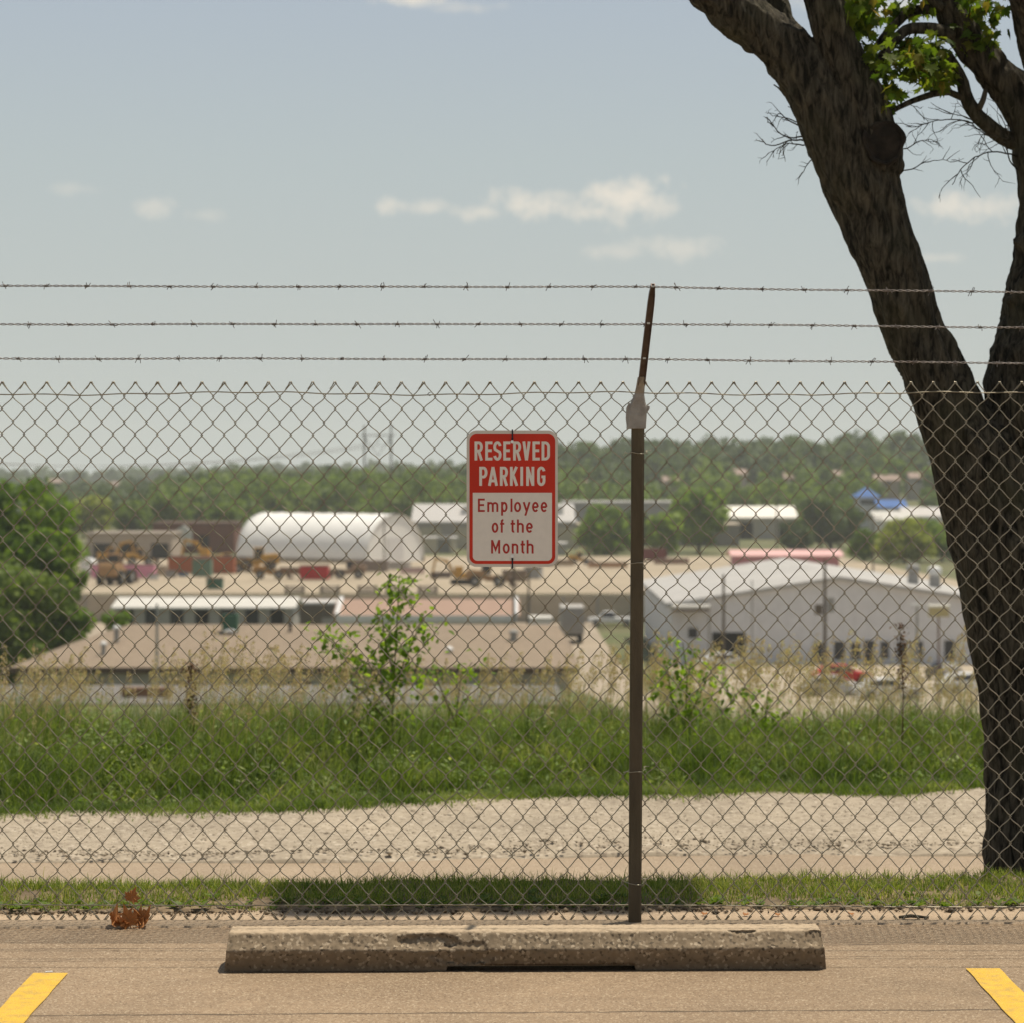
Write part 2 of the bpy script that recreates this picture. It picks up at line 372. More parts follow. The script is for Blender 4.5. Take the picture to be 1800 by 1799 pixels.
# loose stones on the gravel
def stones():
    n = 15000; V = []; F = []
    ico = np.array([(0,0,.6),(.9,0,0),(0,.9,0),(-.9,0,0),(0,-.9,0),(0,0,-.5)]); fi = np.array([(0,1,2),(0,2,3),(0,3,4),(0,4,1),(5,2,1),(5,3,2),(5,4,3),(5,1,4)])
    x = rng.uniform(-4, 4, n); f = rng.uniform(0, 1, n)
    y = 11.74+.07*x+f*(np.array([ggedge(a) for a in x])-11.68-.07*x); s = rng.gamma(2.0, .0023, n)+.003
    for k in range(n):
        a = rng.uniform(0, 6.28); c, q = math.cos(a), math.sin(a)
        P0 = ico*s[k]*rng.uniform(.6, 1.3, (1,3)); Q = P0.copy(); Q[:,0] = P0[:,0]*c-P0[:,1]*q; Q[:,1] = P0[:,0]*q+P0[:,1]*c
        z = -.234+.006*mn.noise((x[k]*7, y[k]*7, 1))+.03*mn.noise((x[k]*1.1, y[k]*2.2, 9))
        V.append(Q+(x[k], y[k], z)); F.append(fi+6*k)
    m = leafmat('stone_mix', [(.15,.12,.085),(.36,.30,.22),(.50,.43,.33)], trans=0.0, rough=.85)
    tag(mesh_arrays('loose_gravel', np.concatenate(V), np.concatenate(F), m), 'pale loose stones scattered over the gravel verge', 'gravel', kind='stuff')
stones()
ASPH = mat('valley_asphalt', (.17,.155,.14), .9, .12, .15)
SAND = mat('yard_dirt', (.36,.295,.21), .95, .13, .06, detail=8, dirt=(.28,.22,.16), dscale=.03, damt=.5)
SAND2 = mat('lot_concrete_far', (.33,.27,.20), .9, .1, .08)
sheet('service_road', ASPH, lambda D: -30, lambda D: 2.0, 92, 115, 12, 8, .05)
sheet('side_street', SAND2, lambda D: 3.2+(D-120)*.004, lambda D: 9.5, 122, 299, 3, 40, .06)
sheet('far_parking_lot', mat('far_lot_dirt', (.36,.30,.22), .9, .1, .1), lambda D: 13.0, lambda D: 90, 126, 232, 8, 30, .07)
sheet('equipment_yard', SAND, lambda D: -75, lambda D: 60, 301.2, 470, 10, 20, .06)
sheet('back_street', SAND2, lambda D: -80, lambda D: 3.0, 262, 299, 10, 6, .06)

# yellow lines
def yline(xt, dx, label):
    mb = MB()
    y1 = 7.74+.025*xt; n = 40; pts = []
    for s in (-1, 1):
        for i in range(n+1):
            f = i/n; y = y1-f*2.6
            x = xt+s*.052+(.003*mn.noise((y*9, s*3, xt)))
            pts.append((x, y))
    vs = [(p[0], p[1], .004) for p in pts]; fs = [(i, i+1, n+2+i, n+1+i) for i in range(n)]
    mb.add(vs, fs); return tag(mb.build('parking_line', YEL), kind='structure')
yline(-1.389, 0, ''); yline(1.430, 0, '')

# ------------------------------------------------------------------ wheel stop
def wheel_stop():
    L0 = 1.825; nx = 460
    prof = [(.012,.0),(0.011,.012),(.007,.03),(.003,.05),(.0,.066),(.010,.074),(.022,.086),(.032,.098),(.038,.107),(.045,.112),(.07,.113),(.10,.113),(.13,.113),(.155,.112),(.162,.107),(.172,.09),(.185,.07),(.19,.04),(.19,0)]
    # resample the profile
    P0 = np.array(prof); d = np.r_[0, np.cumsum(np.hypot(*np.diff(P0, axis=0).T))]; m = 64; t = np.linspace(0, d[-1], m)
    pr = np.stack([np.interp(t, d, P0[:,0]), np.interp(t, d, P0[:,1])], 1)
    V = np.zeros((nx+1, m, 3))
    for i in range(nx+1):
        x = -L0/2+L0*i/nx; e = min(i, nx-i)*L0/nx
        for j in range(m):
            y, z = pr[j]
            wz = max(0, z)/.113
            k = 1-.012*math.exp(-e/.01)
            cx, cy, cz = x, (y-.095)*k+.095, z*k
            s = 1 if i < nx/2 else -1
            if e < .03: cx += s*.012*wz*(1-e/.03)
            fr = y < .05
            a = .0016*mn.noise((x*45, y*45, z*45+3))+.0022*mn.noise((x*120, y*120, z*120))+(.0012*mn.noise((x*260,y*260,z*260)) if fr else 0)
            if z > .004: cy += (-1 if fr else 1)*a; cz += a*(1 if z > .1 else .5)
            if fr:
                # broken-out hollow in the front face
                q = ((x+.30)/.115)**2+((z-.085)/.022)**2; q2 = ((x+.19)/.10)**2+((z-.045)/.045)**2; q3 = ((x-.66)/.05)**2+((z-.112)/.012)**2
                q4 = ((x-.885)/.035)**2+((z-.095)/.03)**2
                nn_ = .5*mn.noise((x*22, z*30, 7))
                for qq, dep in ((q, .013), (q2, .009), (q3, .012), (q4, .012)):
                    g = max(0, 1-qq+nn_)
                    g = min(1, g*2.2)
                    if g > 0: cy += dep*g+.004*g*mn.noise((x*60, z*60, 2)); cz += -dep*.35*g*wz+.003*g*mn.noise((x*50, z*50, 6))
                if z < .012 and -.24 < x < .33: cz += .014
            else:
                if z < .012 and -.24 < x < .33: cz += .012
            V[i, j] = (cx, cy, max(cz, 0))
    V = V.reshape(-1, 3)
    i, j = np.meshgrid(np.arange(nx), np.arange(m-1), indexing='ij'); a = (i*m+j).ravel()
    F = np.stack([a, a+m, a+m+1, a+1], 1)
    V = np.vstack([V, [[-L0/2, .095, .05], [L0/2, .095, .05]]]); c0 = len(V)-2
    T = [(c0, k, k+1) for k in range(m-1)]+[(c0+1, nx*m+k+1, nx*m+k) for k in range(m-1)]
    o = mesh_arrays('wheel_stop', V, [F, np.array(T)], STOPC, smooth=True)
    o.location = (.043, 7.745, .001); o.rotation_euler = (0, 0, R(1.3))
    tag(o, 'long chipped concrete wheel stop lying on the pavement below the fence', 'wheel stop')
wheel_stop()

# ------------------------------------------------------------------ chain link fence
FY = 8.595; PX = .0744; HP = 949/41/524.0; ZT = EYE+(825-673)/524.0; X0 = -1.7106
fence = empty('chain_link_fence', 'weathered chain link fence topped by barbed wire, running across the whole view', 'fence', (0, FY, 0))
def fence_mesh():
    NP = 41; rr = .00185; ns_ = 5
    k0 = -26; k1 = 72
    allV = []; allF = []; base = 0
    tpl = []
    for k in range(k0, k1):
        # wire k hangs between columns xl and xl+PX/2 ; top knuckle sits half a pitch off the first crossing
        pts = []
        ph = 0
        for i in range(NP+1):
            z = ZT-i*HP
            side = i % 2
            xc = X0+k*PX+(PX/2 if side else 0)
            pts.append((xc, z, side, i))
        # two families interlock: one zigzags to the right, its twin to the left
        for fam in (0,):
            path = []
            for i in range(NP):
                xa, za, sa, _ = pts[i]; xb, zb, sb, _ = pts[i+1]
                dy = -.0028 if sa == 0 else .0028     # one diagonal passes in front, the other behind
                over = .0032*(1 if sb == 1 else -1)
                for f in (0, .12, .3, .5, .7, .88):
                    bow = .0022*math.sin(f*math.pi*2)*(1 if sa == 0 else -1)
                    x = xa+(xb-xa)*(f-.045*math.sin(2*math.pi*f))+(over*max(0, (f-.7)/.3)) - (over*max(0, (.3-f)/.3) if i > 0 else 0)
                    z = za+(zb-za)*f
                    y = dy*math.sin(min(1, min(f, 1-f)*4+.0)*math.pi/2)
                    path.append((x, y, z+bow))
            xe, ze, se, _ = pts[NP]; path.append((xe, 0, ze))
            path = np.array(path)
            # gentle irregularity of an old fence
            for q in range(len(path)):
                x, y, z = path[q]
                path[q, 0] += .006*mn.noise((x*.9, 0, z*1.7+5))+.0016*mn.noise((x*14, 1, z*14))
                path[q, 1] += .012*mn.noise((x*.7, 2, z*.9))*min(1, (ZT-z)*3)*min(1, z*3)
                path[q, 2] += .004*mn.noise((x*.8, 8, z*1.2))+.0018*mn.noise((x*13, 3, z*13))
                if abs(x+1.585) < .03 and abs(z-.145) < .03: path[q, 2] -= .008; path[q, 0] += .004
            tpl.append(path)
    return tpl
def sweep(paths, rr, n=5):
    Vs = []; Fs = []; b = 0
    for p in paths:
        p = np.asarray(p, float); k = len(p); t = np.gradient(p, axis=0); t /= np.linalg.norm(t, axis=1)[:, None]+1e-12
        up = np.array([0, 1.0, 0]); up = np.tile(up, (k, 1)); bad = np.abs(t[:,1]) > .9; up[bad] = (1, 0, 0)
        u = np.cross(t, up); u /= np.linalg.norm(u, axis=1)[:, None]; v = np.cross(t, u)
        a = np.arange(n)*2*np.pi/n
        r = np.full(k, rr) if np.isscalar(rr) else np.asarray(rr)
        ring = p[:, None, :]+r[:, None, None]*(np.cos(a)[None, :, None]*u[:, None, :]+np.sin(a)[None, :, None]*v[:, None, :])
        Vs.append(ring.reshape(-1, 3))
        i, j = np.meshgrid(np.arange(k-1), np.arange(n), indexing='ij')
        A = b+i*n+j; B = b+i*n+(j+1) % n
        Fs.append(np.stack([A, B, B+n, A+n], -1).reshape(-1, 4)); b += k*n
    return np.concatenate(Vs), np.concatenate(Fs)
paths = fence_mesh()
# mirror family: the weave needs wires zigzagging the other way, offset by half a pitch
paths2 = []
for p in paths:
    q = p.copy(); paths2.append(q)
# knuckles: doubled, twisted tips along the top and barbs along the bottom
kn = []
for k in range(-26, 72):
    x = X0+k*PX; z = ZT
    for s in (-1, 1):
        kn.append([(x+s*.017, -.003*s, z-.0205), (x+s*.009, .0025, z-.010), (x+s*.002, -.002, z+.0015), (x-s*.004, .001, z+.0035)])
    kn.append([(x-.0075, -.003, z-.007), (x-.003, -.0035, z+.001), (x+.002, -.0025, z+.004), (x+.006, .003, z-.004)])
    xb = X0+(k+.5)*PX; zb = ZT-41*HP
    for s in (-1, 1):
        kn.append([(xb+s*.019, .002, zb+.023), (xb+s*.011, -.003, zb+.0125), (xb, 0, zb-.001)])
        kn.append([(xb+s*.0225, -.002, zb+.020), (xb+s*.012, .0035, zb+.008), (xb-s*.001, .002, zb-.004)])
# second strand of every zigzag: the neighbour wire returning through each crossing
ret = []
for k in range(-26, 72):
    path = []
    for i in range(42):
        side = i % 2; path.append((k, i, side))
    p = []
    for i in range(41):
        sa = i % 2; sb = (i+1) % 2
        xa = X0+k*PX+(-PX/2 if sa else 0); xb = X0+k*PX+(-PX/2 if sb else 0)
        za = ZT-i*HP; zb = ZT-(i+1)*HP; dy = .0028 if sa == 0 else -.0028
        over = -.0032*(1 if sb == 1 else -1)
        for f in (0, .12, .3, .5, .7, .88):
            bow = .0022*math.sin(f*math.pi*2)*(1 if sa == 0 else -1)
            x = xa+(xb-xa)*(f-.045*math.sin(2*math.pi*f))+(over*max(0, (f-.7)/.3))-(over*max(0, (.3-f)/.3) if i > 0 else 0); z = za+(zb-za)*f+bow
            y = dy*math.sin(min(1, min(f, 1-f)*4)*math.pi/2)
            p.append((x, y, z))
    p.append((X0+k*PX-PX/2, 0, ZT-41*HP)); p = np.array(p)
    for q in range(len(p)):
        x, y, z = p[q]
        p[q, 0] += .006*mn.noise((x*.9, 0, z*1.7+5))+.0016*mn.noise((x*14, 1, z*14))
        p[q, 1] += .012*mn.noise((x*.7, 2, z*.9))*min(1, (ZT-z)*3)*min(1, z*3)
        p[q, 2] += .004*mn.noise((x*.8, 8, z*1.2))+.0018*mn.noise((x*13, 3, z*13))
    ret.append(p)
V, F = sweep(paths+ret, .00178); V2, F2 = sweep(kn, .0018)
mesh_arrays('wire_mesh', np.vstack([V, V2]), np.vstack([F, F2+len(V)]), GALV, fence, smooth=True)
def hwire(name, zf, r, yoff, m=GALV, seed=0):
    p = [(x, yoff+.002*mn.noise((x*3, seed, 1)), zf(x)) for x in np.arange(-3.6, 3.6, .02)]
    V, F = sweep([p], r, 6); return mesh_arrays(name, V, F, m, fence, smooth=True)
hwire('tension_wire', lambda x: ZT-.036+.0045*math.sin(x*5.3)+.002*math.sin(x*23), .0019, -.006)
hwire('tension_wire', lambda x: .056+.0025*math.sin(x*2.3+1)-.003*math.sin(x*.9), .0020, -.006, seed=4)
# hog ring on the top wire
hr = [(-1.228+.004*math.cos(a), -.006+.0042*math.sin(a), ZT-.038+.006*math.cos(a*.5)) for a in np.linspace(0, 12, 30)]
for dx_ in (0, .95, 2.09):
    V, F = sweep([[(x+dx_, y, z) for x, y, z in hr]], .0012, 5); mesh_arrays('wire_clip', V, F, BARB, fence)
# barbed wire strands, carried by arms that lean towards the lot
def barbed(y_w, D, zl, zm, zr, seed):
    yo = D-FY; r_ = random.Random(seed)
    def zf(x): return (zm+(zl-zm)*min(1, (.46-x)/2.2) if x < .46 else zm+(zr-zm)*(x-.46)/1.5)+.003*mn.noise((x*1.7, seed, 0))
    ps = []
    X = np.arange(-3.6, 3.6, .0035)
    for ph in (0, math.pi):
        ps.append([(x, yo+.0024*math.cos(x*125+ph+3*mn.noise((x*2, seed, 1))), zf(x)+.0024*math.sin(x*125+ph+3*mn.noise((x*2, seed, 1)))) for x in X])
    V1, F1 = sweep(ps, .00155, 5)
    bp = []; x = -3.55+r_.random()*.1
    while x < 3.55:
        z = zf(x)
        for j in range(2):
            xo = x+(j-.5)*.006; a0 = r_.uniform(0, 6.28); turns = 2.2*math.pi*2; pts = []
            e0 = r_.uniform(0, 6.28); ln = r_.uniform(.010, .016)
            tilt = r_.uniform(-.008, .008)
            pts.append((xo-.003+tilt, yo+ln*math.cos(a0)*.6, z+ln*math.sin(a0)))
            for q in range(13):
                a = a0+turns*q/12; pts.append((xo-.003+.006*q/12, yo+.0037*math.cos(a), z+.0037*math.sin(a)))
            a = a0+turns; pts.append((xo+.004-tilt, yo+ln*math.cos(a+1.2)*.6, z+ln*math.sin(a+1.2)))
            bp.append(pts)
        x += .135+r_.uniform(-.006, .006)
    V2, F2 = sweep(bp, .00115, 4)
    mesh_arrays('barbed_wire', np.vstack([V1, V2]), np.vstack([F1, F2+len(V1)]), BARB, fence, smooth=True)
barbed(0, 8.26, 2.111, 2.107, 2.085, 1); barbed(0, 8.37, 1.994, 1.994, 1.981, 2); barbed(0, 8.48, 1.887, 1.884, 1.868, 3)

def post(xp):
    wv, dv = .0212, .022
    def rr(w_, d_, c=.006): return [(-w_+c,-d_),(w_-c,-d_),(w_,-d_+c),(w_,d_-c),(w_-c,d_),(-w_+c,d_),(-w_,d_-c),(-w_,-d_+c)]
    yo = -.034
    p = MB(); pl = rr(wv, dv); n = len(pl); zs = np.linspace(-.12, 1.67, 14); vs = []
    for z in zs: vs += [(xp+a+.0035*(z-.8)/.8*1.4+.0004*mn.noise((a*50, z*9, 0)), yo+b, z) for a, b in pl]
    fs = [(i*n+j, i*n+(j+1) % n, (i+1)*n+(j+1) % n, (i+1)*n+j) for i in range(13) for j in range(n)]+[tuple(13*n+j for j in range(n))]
    p.add(vs, fs); po = p.build('post', POSTM, fence)
    # cap
    c = MB(); secs = [(1.655,.0315,.031,xp-.0005,yo),(1.70,.0318,.031,xp+.002,yo),(1.728,.0305,.03,xp+.004,yo),(1.745,.0235,.026,xp+.006,yo-.004),(1.765,.0165,.019,xp+.009,yo-.012),(1.79,.0145,.016,xp+.012,yo-.028),(1.822,.0135,.014,xp+.015,yo-.055)]
    vs = []
    for z, w_, d_, cx, cy in secs: vs += [(cx+a, cy+b, z-b*.4*(z > 1.75)) for a, b in rr(w_, d_, .005)]
    fs = [(i*n+j, i*n+(j+1) % n, (i+1)*n+(j+1) % n, (i+1)*n+j) for i in range(len(secs)-1) for j in range(n)]+[tuple((len(secs)-1)*n+j for j in range(n)), tuple(range(n-1,-1,-1))]
    c.add(vs, fs)
    c.prism([(xp-.034,1.725),(xp-.026,1.742),(xp-.018,1.738),(xp-.024,1.70),(xp-.033,1.665),(xp-.036,1.69)], yo-.026, yo-.008)
    c.prism([(xp+.030,1.70),(xp+.044,1.722),(xp+.044,1.731),(xp+.030,1.735)], yo-.022, yo-.004)
    c.build('post_cap', CAPM, fence, bevel=.0015)
    # arm: open channel
    a0 = Vector((xp+.0150, yo-.045, 1.808)); a1 = Vector((xp+.0385, 8.245-FY, 2.118)); d = (a1-a0).normalized(); ex = Vector((1,0,0)); ex = (ex-d*ex.dot(d)).normalized(); ey = d.cross(ex)
    if ey.y > 0: ey = -ey
    # U section: web behind, two flanges to the camera
    def sec(w_, dp, t=.0022):
        return [(-w_, dp), (-w_, 0), (w_, 0), (w_, dp), (w_-t, dp), (w_-t, t), (-w_+t, t), (-w_+t, dp)]
    m = MB(); vs = []; st = np.linspace(0, 1, 12)
    for f in st:
        w_ = .0118-.0008*f; 
        if f > .95: w_ *= .62
        elif f > .88: w_ *= .9
        c0 = a0.lerp(a1, f)
        vs += [c0+ex*a-ey*(-b) for a, b in sec(w_, .016)]
    fs = [(i*8+j, i*8+(j+1) % 8, (i+1)*8+(j+1) % 8, (i+1)*8+j) for i in range(11) for j in range(8)]+[tuple(range(7,-1,-1)), tuple(88+j for j in range(8))]
    m.add(vs, fs); m.build('barb_arm', ARMM, fence)
    for D_, z in ((8.26,2.107),(8.37,1.994),(8.48,1.884)):
        f = (z-a0.z)/(a1.z-a0.z); c0 = a0.lerp(a1, f)+ey*.004+d*.006
        MB().box(c0, (.010, .003, .006)).build('bright_wire_slot', mat('bright_slot', (.7,.68,.62), .35, .1, metal=.4), fence)  # pale boxes painted in for the arm's bright strand holes, not clips
    return po
post(.4155)
for xx in (-2.64, 3.46): post(xx)
# tie wires round the post
ti = []
for py, sl, tail in ((796, -.004, 1), (991, .003, 1), (1357, .002, 0), (1552, -.004, 1)):
    z = EYE-(py-825)/526.0; x0 = .4155+(z-.8)/.8*.005
    loop = [(x0-.040, .004, z-.006-sl), (x0-.030, -.010, z-.003), (x0-.024, -.045, z), (x0-.019, -.0605, z+.000), (x0, -.0612, z+sl), (x0+.020, -.0605, z+sl), (x0+.025, -.045, z+sl+.001), (x0+.030, -.012, z+sl+.002), (x0+.036, .003, z+sl)]
    ti.append(loop)
    ti.append([(x0+.030+.003*math.cos(a), -.004+.003*math.sin(a), z+sl+.001*a) for a in np.linspace(0, 12, 22)]+[(x0+.046, -.012, z+sl+.012)])
    if tail: ti.append([(x0-.034, .0, z-.004), (x0-.041, -.01, z+.004), (x0-.046, -.006, z-.010)])
z = EYE-(1130-825)/526.0
ti.append([(.445, 0, z+.02), (.452, -.01, z), (.448, -.012, z-.018), (.458, -.01, z-.03), (.460, -.008, z-.045), (.445, -.01, z-.055)])
ti.append([(.448, 0, z+.022), (.456, -.012, z+.008), (.452, -.01, z-.01)])
ti.append([(.395, 0, z+.01), (.380, -.01, z-.006), (.368, -.012, z-.022)]); ti.append([(.372, 0, z+.012), (.382, -.012, z-.004), (.366, -.01, z-.010)])
for q_ in ti:
    V, F = sweep([q_], .0012, 5); mesh_arrays('tie_wire', V, F, TIEM, fence, smooth=True)

# ------------------------------------------------------------------ the sign
SG = .3048/1025
SY = 8.553
sign = empty('parking_sign', 'red and white reserved parking sign tied to the chain link fence', 'sign', (.0008, SY, 1.421))
def su(u): return (u-770.5)*SG
def sv(v): return (879-v)*SG
def rrect(x0, x1, z0, z1, rt, rb, seg=10):
    p = []
    for cx, cz, a0, r in ((x1-rb, z0+rb, -90, rb), (x1-rt, z1-rt, 0, rt), (x0+rt, z1-rt, 90, rt), (x0+rb, z0+rb, 180, rb)):
        if r < 1e-5: p.append((cx, cz)); continue
        for i in range(seg+1):
            a = R(a0+90*i/seg); p.append((cx+r*math.cos(a), cz+r*math.sin(a)))
    return p
SW = mat('sign_white_sheeting', (.78,.73,.66), .4, .03, 40, bump=.05, bscale=400, spec=.3)
SE = mat('sign_border', (.66,.61,.54), .45, .04, 40, spec=.3)
SR = mat('sign_red_sheeting', (.58,.036,.016), .42, .12, 6, bump=.12, bscale=300, spec=.22)
SRT = mat('sign_red_ink', (.42,.020,.014), .4, .04, 30, spec=.4)
MB().prism(rrect(su(258), su(1283), sv(1645), sv(113), 112*SG, 112*SG), -.001, .001).build('sign_plate', SE, sign)
MB().prism(rrect(su(290), su(1253), sv(1612), sv(150), 82*SG, 82*SG), -.0014, -.001).build('red_field', SR, sign)
MB().prism(rrect(su(327), su(1217), sv(1577), sv(813), .00001, 52*SG), -.0018, -.0014).build('white_panel', SW, sign)
def ribbon(mb, pts, wd, y, closed=False):
    P2 = [np.array(p, float) for p in pts]; n = len(P2); L_ = []; R_ = []
    for i in range(n):
        if closed: a, b, c = P2[i-1], P2[i], P2[(i+1) % n]
        else: a, b, c = P2[max(i-1, 0)], P2[i], P2[min(i+1, n-1)]
        d1 = b-a; d2 = c-b
        if np.hypot(*d1) < 1e-9: d1 = d2
        if np.hypot(*d2) < 1e-9: d2 = d1
        d1 /= np.hypot(*d1); d2 /= np.hypot(*d2); n1 = np.array([-d1[1], d1[0]]); n2 = np.array([-d2[1], d2[0]]); m = n1+n2; m /= np.hypot(*m)
        k = min(2.5, 1/max(.3, m.dot(n1))); L_.append(b+m*wd/2*k); R_.append(b-m*wd/2*k)
    vs = [(su(p[0]), y, sv(p[1])) for p in L_+R_]; m_ = n if closed else n-1
    mb.add(vs, [(i, (i+1) % n, n+(i+1) % n, n+i) for i in range(m_)])
def arc(cx, cy, rx, ry, a0, a1, n=14):
    return [(cx+rx*math.cos(R(a0+(a1-a0)*i/n)), cy-ry*math.sin(R(a0+(a1-a0)*i/n))) for i in range(n+1)]
def glyph(ch, x0, x1, top, base, s, kind='cap', xh=0, desc=0):
    """centre lines in sign units. x0/x1 outer edges, top/base outer edges"""
    h = s/2; l, r, t, b = x0+h, x1-h, top+h, base-h; m = (t+b)/2; S = []
    w_ = r-l
    if ch == 'R': 
        ry = (b-t)*.255; S += [[(l, top), (l, base)], [(l, t), (r-w_*.45, t)]+arc(r-w_*.45, t+ry, w_*.45, ry, 90, -90)+[(l, t+2*ry)], [(l+w_*.48, t+2*ry), (r+h*.1, base)]]
    elif ch == 'E': S += [[(l, top), (l, base)], [(l, t), (x1, t)], [(l, b), (x1, b)], [(l, m-2), (x1-w_*.14, m-2)]]
    elif ch == 'S':
        ry = (b-t)/4; rx = w_/2; c = (l+r)/2
        S += [arc(c, t+ry*1.02, rx, ry*1.02, 12, 180)[0:15]+[(l, t+ry*1.25)]+[(l+w_*.10, t+ry*1.7), (c, m), (r-w_*.10, b-ry*1.7), (r, b-ry*1.25)]+arc(c, b-ry*1.02, rx, ry*1.02, 0, -168)]
    elif ch == 'V': S += [[(l, top), ((l+r)/2-1, base-2)], [(r, top), ((l+r)/2+1, base-2)]]
    elif ch == 'D':
        rx = w_*.62; ry = (b-t)*.24
        S += [[(l, top), (l, base)], [(l, t), (r-rx, t)]+arc(r-rx, t+ry, rx, ry, 90, 0)+arc(r-rx, b-ry, rx, ry, 0, -90)+[(l, b)]]
    elif ch == 'P':
        ry = (b-t)*.27; S += [[(l, top), (l, base)], [(l, t), (r-w_*.45, t)]+arc(r-w_*.45, t+ry, w_*.45, ry, 90, -90)+[(l, t+2*ry)]]
    elif ch == 'A': S += [[(l, base), ((l+r)/2, top+2)], [(r, base), ((l+r)/2, top+2)], [(l+w_*.18, b-(b-t)*.22), (r-w_*.18, b-(b-t)*.22)]]
    elif ch == 'K': S += [[(l, top), (l, base)], [(r-3, top), (l+4, m+14)], [(l+w_*.38, m-6), (r, base)]]
    elif ch == 'I': S += [[((l+r)/2, top), ((l+r)/2, base)]]
    elif ch == 'N': S += [[(l, top), (l, base)], [(r, top), (r, base)], [(l, top+6), (r, base-6)]]
    elif ch == 'M': S += [[(l, top), (l, base)], [(r, top), (r, base)], [(l, top+4), ((l+r)/2, base-(base-top)*.28), (r, top+4)]]
    elif ch == 'G':
        rx = w_/2; ry = (b-t)*.24; c = (l+r)/2
        S += [arc(c, t+ry, rx, ry, 12, 180)+arc(c, b-ry, rx, ry, 180, 360)+[(r, m+6), (c+2, m+6)]]
    elif ch == 'o': c = (l+r)/2; S += [('c', arc(c, m, w_/2, (b-t)/2, 0, 345, 23))]
    elif ch == 'e':
        c = (l+r)/2; S += [arc(c, m, w_/2, (b-t)/2, 0, 318, 26), [(l, m+1), (r, m+1)]]
    elif ch == 'p': c = (l+r)/2; S += [[(l, top), (l, desc)], ('c', arc(c, m, w_/2, (b-t)/2, 0, 345, 23))]
    elif ch == 'm':
        q = (r-l)/2; S += [[(l, top), (l, base)]]
        for k in range(2): S += [[(l+q*k, m-8)]+arc(l+q*(k+.5), t+q*.5, q*.5, q*.5, 180, 0, 10)+[(l+q*(k+1), base)]]
    elif ch == 'n': S += [[(l, top), (l, base)], [(l, m-8)]+arc((l+r)/2, t+w_*.45, w_/2, w_*.45, 180, 0, 12)+[(r, base)]]
    elif ch == 'h': S += [[(l, top), (l, base)], [(l, xh+h+w_*.45)]+arc((l+r)/2, xh+h+w_*.45, w_/2, w_*.45, 180, 0, 12)+[(r, base)]]
    elif ch == 'l': S += [[((l+r)/2, top), ((l+r)/2, base)]]
    elif ch == 'y': S += [[(l, top), ((l+r)/2+1, base-8)], [(r, top), (l+w_*.28, desc)]]
    elif ch == 'f': S += [[(l+w_*.28, base), (l+w_*.28, t+14)]+arc(r-w_*.05, t+14, w_*.62, 14, 180, 90, 6), [(x0, xh+h), (x1-3, xh+h)]]
    elif ch == 't': S += [[(l+w_*.36, top), (l+w_*.36, b-12)]+arc(l+w_*.36+14, b-12, 14, 12, 180, 290, 8), [(x0, xh+h), (x1-2, xh+h)]]
    return S
def text(name, items, s, m, y0):
    mb = MB(); k = 0
    for it in items:
        for st in glyph(it[0], it[1], it[2], it[3], it[4], s, xh=it[5] if len(it) > 5 else 0, desc=it[6] if len(it) > 6 else 0):
            cl = isinstance(st, tuple)
            ribbon(mb, st[1] if cl else st, s, y0-.00004*(k % 6), cl); k += 1
    return mb.build(name, m, sign)
text('white_lettering', [('R',347,440,236,450),('E',467,548,236,450),('S',558,650,234,452),('E',670,750,236,450),('R',780,870,236,450),('V',885,976,236,450),('E',998,1080,236,450),('D',1100,1194,236,450),
      ('P',400,492,521,735),('A',498,610,521,735),('R',632,722,521,735),('K',745,838,521,735),('I',862,892,521,735),('N',927,1018,521,735),('G',1050,1143,519,737)], 31, mat('sign_letter_white', (.78,.73,.66), .4, .03, 40), -.0016)
text('red_lettering', [('E',385,462,878,1028),('m',490,614,917,1028),('p',645,718,915,1030,0,1070),('l',752,772,878,1028),('o',791,870,915,1030),('y',888,976,917,1028,0,1070),('e',993,1068,915,1030),('e',1090,1165,915,1030),
      ('o',540,614,1148,1262),('f',634,684,1108,1260,1150),('t',752,804,1118,1260,1150),('h',823,900,1112,1260,1150),('e',925,1002,1148,1262),
      ('M',533,635,1343,1495),('o',664,742,1382,1496),('n',765,838,1383,1495),('t',864,916,1350,1495,1383),('h',932,1010,1343,1495,1383)], 22, SRT, -.0020)
TIEB = mat('black_nylon', (.012,.014,.028), .35, .1, 30); CHR = mat('bright_rivet', (.88,.88,.87), .25, .03)
for v0, v1, vb in ((106, 222, 240), (1540, 1662, 1526)):
    t_ = MB(); t_.box((su(772), -.0035, sv((v0+v1)/2)), (.0046, .0016, abs(v1-v0)*SG), M=Matrix.Rotation(.0 if v0 < 900 else 0, 4, 'Y'))
    t_.box((su(772), .010, sv(v0 if v0 < 900 else v1)+(.001 if v0 < 900 else -.001)), (.0046, .028, .0016))
    t_.box((su(772), -.0045, sv(v1-14 if v0 < 900 else v0+16)), (.0065, .004, .007)); t_.build('cable_tie', TIEB, sign)
    c = MB(); c.cyl((su(770), -.002, sv(vb)), (su(770), -.0055, sv(vb)), .0052, 16); c.cyl((su(770), -.0055, sv(vb)), (su(770), -.0075, sv(vb)), .0022, 10); c.build('rivet', CHR, sign, smooth=False)

